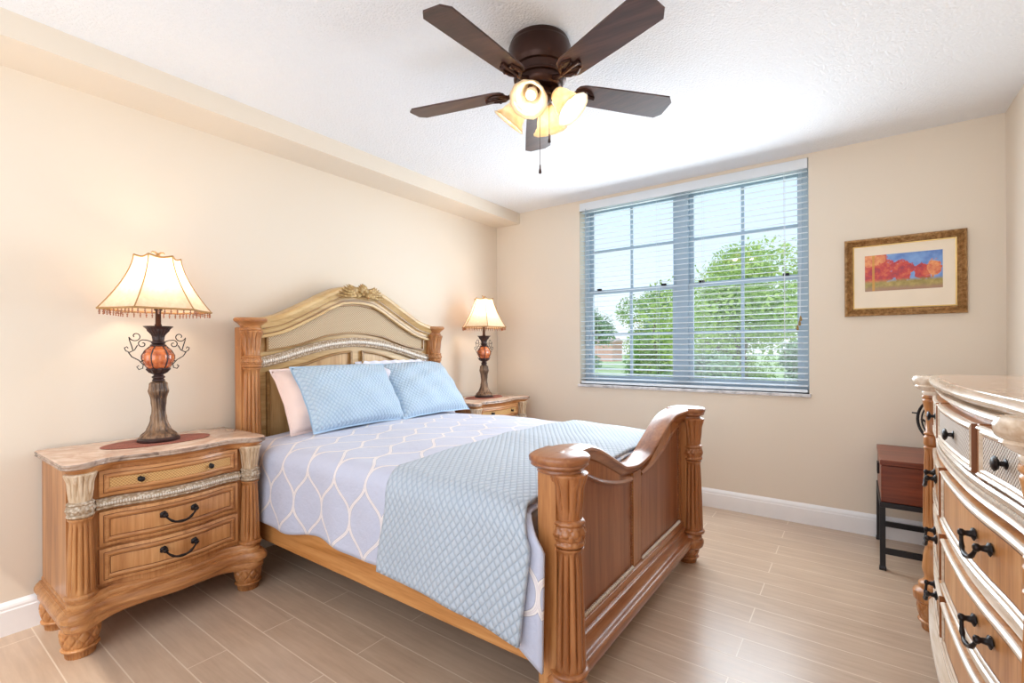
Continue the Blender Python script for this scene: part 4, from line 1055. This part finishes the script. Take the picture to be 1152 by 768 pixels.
red = art.ramp(nz.outputs[0], [(0.3, srgb(140, 50, 74)), (0.7, srgb(218, 118, 74)), (0.5, srgb(194, 62, 62))])
orange = art.ramp(nz.outputs[0], [(0.3, srgb(204, 84, 66)), (0.7, srgb(240, 178, 112))])
grass_ = art.ramp(nz.outputs[0], [(0.3, srgb(136, 124, 60)), (0.7, srgb(190, 166, 100))])
c = art.mix(blob(-0.135, 0.015, 0.10, 0.085), sky, red)
c = art.mix(blob(-0.15, 0.065, 0.07, 0.035), c, orange)
c = art.mix(blob(0.0, 0.005, 0.052, 0.050), c, red)
c = art.mix(blob(0.095, -0.005, 0.045, 0.035), c, red)
c = art.mix(blob(0.14, 0.008, 0.030, 0.040), c, orange)
gmask = art.math('MULTIPLY_ADD', art.math('ADD', Z, art.math('MULTIPLY', nz.outputs[0], 0.02)), -60.0, -1.2, clamp=True)
c = art.mix(gmask, c, grass_)
soil = art.math('MULTIPLY_ADD', art.math('ADD', Z, art.math('MULTIPLY', nz.outputs[0], 0.03)), -50.0, -2.3, clamp=True)
c = art.mix(soil, c, srgb(164, 128, 104))
trunk = art.math('LESS_THAN', art.math('ABSOLUTE', art.math('SUBTRACT', X, -0.138)), 0.006)
c = art.mix(art.math('MULTIPLY', trunk, 0.8), c, srgb(206, 150, 60))
art.set(Base_Color=c, Roughness=0.35)
MB().box(-0.180, 0.180, -0.0115, -0.0095, -0.087, 0.132).build('print', art.m, pf, smooth=False)

# ------------------------------------------------------------------ wooden box on iron stand
bt_ = empty('side_table', (0.37, 3.40, 0)); tag(bt_, 'red brown wooden box table on black iron legs by the window wall', 'side table')
bx0, bx1, by0, by1 = -0.265, 0.265, -0.25, 0.245
MB().box(bx0, bx1, by0, by1, 0.355, 0.545).build('box', redbox, bt_, smooth=False, bevel=0.004)
MB().box(bx0-0.004, bx1+0.004, by0-0.004, by1+0.004, 0.547, 0.575).build('lid', redbox, bt_, smooth=False, bevel=0.004)
MB().box(bx0-0.010, bx0-0.0005, -0.035, 0.035, 0.455, 0.515).build('latch', iron, bt_, smooth=False, bevel=0.002)
fr_ = MB()
for x in (bx0-0.008, bx1-0.014):
    for y in (by0-0.008, by1-0.014):
        fr_.box(x, x+0.022, y, y+0.022, 0.325, 0.354)
st_ = MB(); st_.box(bx0-0.006, bx1+0.006, by0-0.006, by0+0.016, 0.328, 0.354).box(bx0-0.006, bx1+0.006, by1-0.016, by1+0.006, 0.328, 0.354).box(bx0-0.006, bx0+0.016, by0+0.016, by1-0.016, 0.328, 0.354).box(bx1-0.016, bx1+0.006, by0+0.016, by1-0.016, 0.328, 0.354)
st_.build('stand_frame', black, bt_, smooth=False, bevel=0.002)
for x in (bx0-0.006, bx1-0.018):
    for y in (by0-0.006, by1-0.018):
        l_ = MB(); l_.box(x, x+0.024, y, y+0.024, 0.02, 0.328); l_.sweep([[(x-q, y-q, z), (x+0.024+q, y-q, z), (x+0.024+q, y+0.024+q, z), (x-q, y+0.024+q, z)] for z, q in ((0, 0.003), (0.012, 0.003), (0.022, 0))]); l_.build('leg', black, bt_, smooth=False)
MB().box(bx0+0.018, bx1-0.018, by0-0.002, by0+0.014, 0.085, 0.115).build('stretcher', black, bt_, smooth=False)
MB().box(bx0+0.018, bx1-0.018, by1-0.014, by1+0.002, 0.085, 0.115).build('stretcher', black, bt_, smooth=False)
# iron plate on easel standing on the table
ip = empty('iron_plate_stand', (0.375, 3.40, 0.5755)); tag(ip, 'dark iron openwork plate on scroll foot, standing on the box table behind the dresser', 'ornament')
mb = MB(); cxp, czp = 0.0, 0.190
rot = math.radians(35)
def pp(a, b, d=0): return (a*math.cos(rot)*1-d*math.sin(rot), -a*math.sin(rot)-d*math.cos(rot)*0.5, czp+b)
mb.tube([pp(.118*math.cos(q*PI/20), .125*math.sin(q*PI/20)) for q in range(40)], 0.007, 8, True)
mb.tube([pp(.098*math.cos(q*PI/20), .104*math.sin(q*PI/20)) for q in range(40)], 0.004, 8, True)
for k in range(10):
    a = PI*k/5; mb.tube([pp(.035*math.cos(a), .037*math.sin(a)), pp(.07*math.cos(a+.25), .074*math.sin(a+.25)), pp(.1*math.cos(a), .106*math.sin(a))], 0.006, 6)
    mb.ball(pp(.066*math.cos(a+.3), .07*math.sin(a+.3)), 0.018, 8, (1, .5, 1))
mb.ball(pp(0, 0), .038, 14, (.8, .8, 1))
mb.tube([pp(-.118, .03), pp(-.145, .03)], .004, 6)
mb.build('plate', iron, ip)
mb = MB()
for sg in (-1, 1):
    pts = [(sg*.05, .02, .10), (sg*.05, -.02, .055), (sg*.055, -.05, .02), (sg*.06, -.075, .008), (sg*.062, -.095, .014), (sg*.062, -.10, .03), (sg*.062, -.09, .04), (sg*.062, -.08, .032)]
    mb.tube(pts, .004, 6)
mb.tube([(-.05, -.02, .055), (.05, -.02, .055)], .004, 6)
mb.tube([(0, .10, .004), (0, .05, .12), (0, .025, .22)], .004, 6); mb.tube([(-.05, .02, .10), (0, .05, .12), (.05, .02, .10)], .004, 6)
mb.build('easel', iron, ip)

# ------------------------------------------------------------------ dresser (faces -x)
dr = empty('dresser', (0.40, 1.89, 0)); tag(dr, 'large honey wood dresser with curved front and dark handles at the right wall', 'dresser')
DX, DY = 0.40, 1.89
DF = crv([1.20, 1.30, 1.435, 1.62, 1.76, 2.0, 2.15, 2.3, 2.42, 2.55, 2.62], [.300, .297, .286, .262, .250, .244, .2455, .252, .262, .274, .278])
dfx = lambda s: DF(s+DY)-DX
ys = lin(-0.66, 0.66, 60)
c = MB(); c.sweep([[(XR-0.02-DX, s, 0.16), (dfx(s)+0.012, s, 0.16), (dfx(s)+0.012, s, 1.0), (XR-0.02-DX, s, 1.0)] for s in ys])
for sg in (-1, 1):
    a, b = (0.66, 0.735) if sg > 0 else (-0.78, -0.66)
    c.box(0.275-DX, XR-0.02-DX, a, b, 0.12, 1.0)
dbody = c.build('body', honey, dr, ang=40)
def dcol(y):
    pts = [(0.30, .026), (0.31, .034, 'o'), (0.325, .030, 'i')]
    def mod(t, z, q):
        if .43 < z < .735:
            e = min(1, (z-.43)/.02, (.735-z)/.02); return q*(1-.22*e*(1-abs(math.sin(6*t))**.55))
        return q
    prof = profile([(.115, .060), (.125, .070, 'o'), (.15, .072), (.165, .060, 'i'), (.17, .050), (.185, .052, 'o'), (.20, .036, 'i'), (.215, .030), (.25, .038, 's'), (.30, .034, 's'), (.345, .026, 's'), (.35, .032), (.36, .034, 'o'), (.368, .026, 'i'), (.374, .032, 'o'), (.384, .026, 'i'), (.40, .028), (.43, .0345, 's')]
                   + [(.43+.305*i/16, .0345-.0075*(i/16)+.002*math.sin(PI*i/16)) for i in range(1, 17)] + [(.742, .028), (.750, .031, 'o'), (.756, .024, 'i'), (.766, .031, 'o'), (.790, .031), (.80, .024, 'i'), (.808, .030, 'o'), (.816, .022, 'i'), (.86, .022), (.92, .030, 'i'), (.945, .034, 's'), (.95, .03), (.958, .036, 'o'), (.966, .034)], 5)
    return MB().lathe((0.254-DX, y, 0), [(q*0.9, z) for q, z in prof], 120, mod).build('column', honey, dr, ang=60)
for y in (0.71, -0.735):
    dcol(y); carved_foot(dr, 0.262-DX, y, 0.115, 0.058, honey)
    carved_foot(dr, 0.60-DX, y, 0.115, 0.05, honey)
    rings = []
    for z, g in ((.955, -.036), (.966, -.030), (.972, -.032), (.985, -.012), (.992, -.006), (.998, -.008), (1.004, 0), (1.022, .003), (1.032, -.002), (1.036, -.008)):
        ring = []
        for q in range(28):
            t = 2*PI*q/28; r = .066*(1+.10*abs(math.cos(2*t))**3)+g
            ring.append((0.262-DX+r*math.cos(t)*0.95, y+r*math.sin(t), z+.010))
        rings.append(ring)
    MB().sweep(rings).build('corner_cap', whitetrim, dr, ang=50)
# top slab with serpentine front
def dtop(levels, name, mat, s1=0.70):
    rings = []
    for g, z in levels:
        z += .010; ring = [(XR-0.01-DX, -s1-0.07, z)] + [(dfx(s)-0.012-g, s, z) for s in lin(-s1+0.02, s1-0.02, 56)] + [(XR-0.01-DX, s1+0.03, z)]
        rings.append(ring)
    return MB().sweep(rings).build(name, mat, dr, ang=40)
dtop([(-.02, 1.0), (-.010, 1.002), (0.0, 1.008), (.012, 1.014), (.020, 1.020), (.022, 1.028), (.016, 1.036), (.004, 1.040)], 'top', whitetrim)
dtop([(-.006, 1.0395), (-.008, 1.0425)], 'top_inlay', marb)
dtop([(-.018, .975), (-.006, .978), (-.002, .984), (-.006, .990), (.006, .996), (.006, 1.0), (-.02, 1.001)], 'cornice', whitetrim, 0.66)
path_full = [(dfx(s), s) for s in lin(-0.655, 0.655, 60)]
# belt with bead row
moulding(path_full, [(-.02, .775), (.008, .777), (.014, .783), (.010, .790), (.008, .796), (.008, .812), (.010, .818), (.014, .826), (.008, .832), (-.02, .834)], -1).build('carved_belt', whitetrim, dr, ang=40)
mb = MB()
for i in range(120):
    s = -0.64+1.28*i/119; mb.ball((dfx(s)-0.011, s, 0.804), .0055, 6, (.8, .75, 1.5))
mb.build('bead_row', beadm, dr)
# base moulding
moulding(path_full, [(-.03, .10), (.030, .10), (.036, .108), (.038, .125), (.034, .135), (.038, .145), (.028, .158), (.020, .166), (.020, .174), (.008, .184), (-.03, .186)], -1).build('plinth', whitetrim, dr, ang=40)
# rails between rows
for z0, z1 in ((.545, .588), (.338, .378)):
    moulding(path_full, [(-.02, z0), (.004, z0), (.008, z0+.006), (.004, z0+.012), (.003, (z0+z1)/2), (.004, z1-.012), (.008, z1-.006), (.004, z1), (-.02, z1)], -1).build('rail', whitetrim, dr, ang=40)
def dnorm(s):
    d = (dfx(s+.01)-dfx(s-.01))/.02; L = math.hypot(1, d); return (-1/L, d/L)
def ddrawer(y0, y1, z0, z1, panel, pulls, kind):
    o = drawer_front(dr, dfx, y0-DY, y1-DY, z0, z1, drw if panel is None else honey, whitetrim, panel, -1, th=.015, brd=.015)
    # ogee lips on both edges; window glare is put into their pale colour
    p = [(dfx(s), s) for s in lin(y0-DY, y1-DY, 26)]
    m_ = moulding(p, [(.013, z0), (.022, z0+.002), (.024, z0+.006), (.018, z0+.012), (.013, z0+.014)], -1); q = moulding(p, [(.013, z1-.014), (.018, z1-.012), (.024, z1-.006), (.022, z1-.002), (.013, z1)], -1); m_.add(q.v, q.f)
    m_.build('drawer_lip', whitetrim, o, ang=60)
    s0_ = y0-DY; MB().box(dfx(s0_)-.0215, dfx(s0_)+.01, s0_-.0035, s0_-.0005, z0+.001, z1-.001).build('drawer_end', endw, o, smooth=False)
    for s in pulls:
        nx, ny = dnorm(s-DY); x = dfx(s-DY)+nx*.016; y = s-DY+ny*.016
        if kind == 'knob': knob(o, x, y, (z0+z1)/2, nx, ny, .017, .026)
        else: bail_pull(o, x, y, (z0+z1)/2+.016, .105, nx, ny, 1.0)
for y0, y1, s in ((2.20, 2.52, 2.33), (1.66, 2.165, 1.87), (1.25, 1.62, 1.47)): ddrawer(y0, y1, .846, .972, cane_w, [s], 'knob')
for z0, z1 in ((.594, .762), (.384, .540), (.192, .332)):
    ddrawer(2.13, 2.53, z0, z1, None, [2.31], 'bail'); ddrawer(1.25, 2.08, z0, z1, None, [1.60], 'bail')
for yy in (2.1825, 1.64):
    s = yy-DY; MB().box(dfx(s)-.014, dfx(s)+.02, s-.012, s+.012, .836, .974).build('stile', honey, dr, smooth=False, bevel=.004)
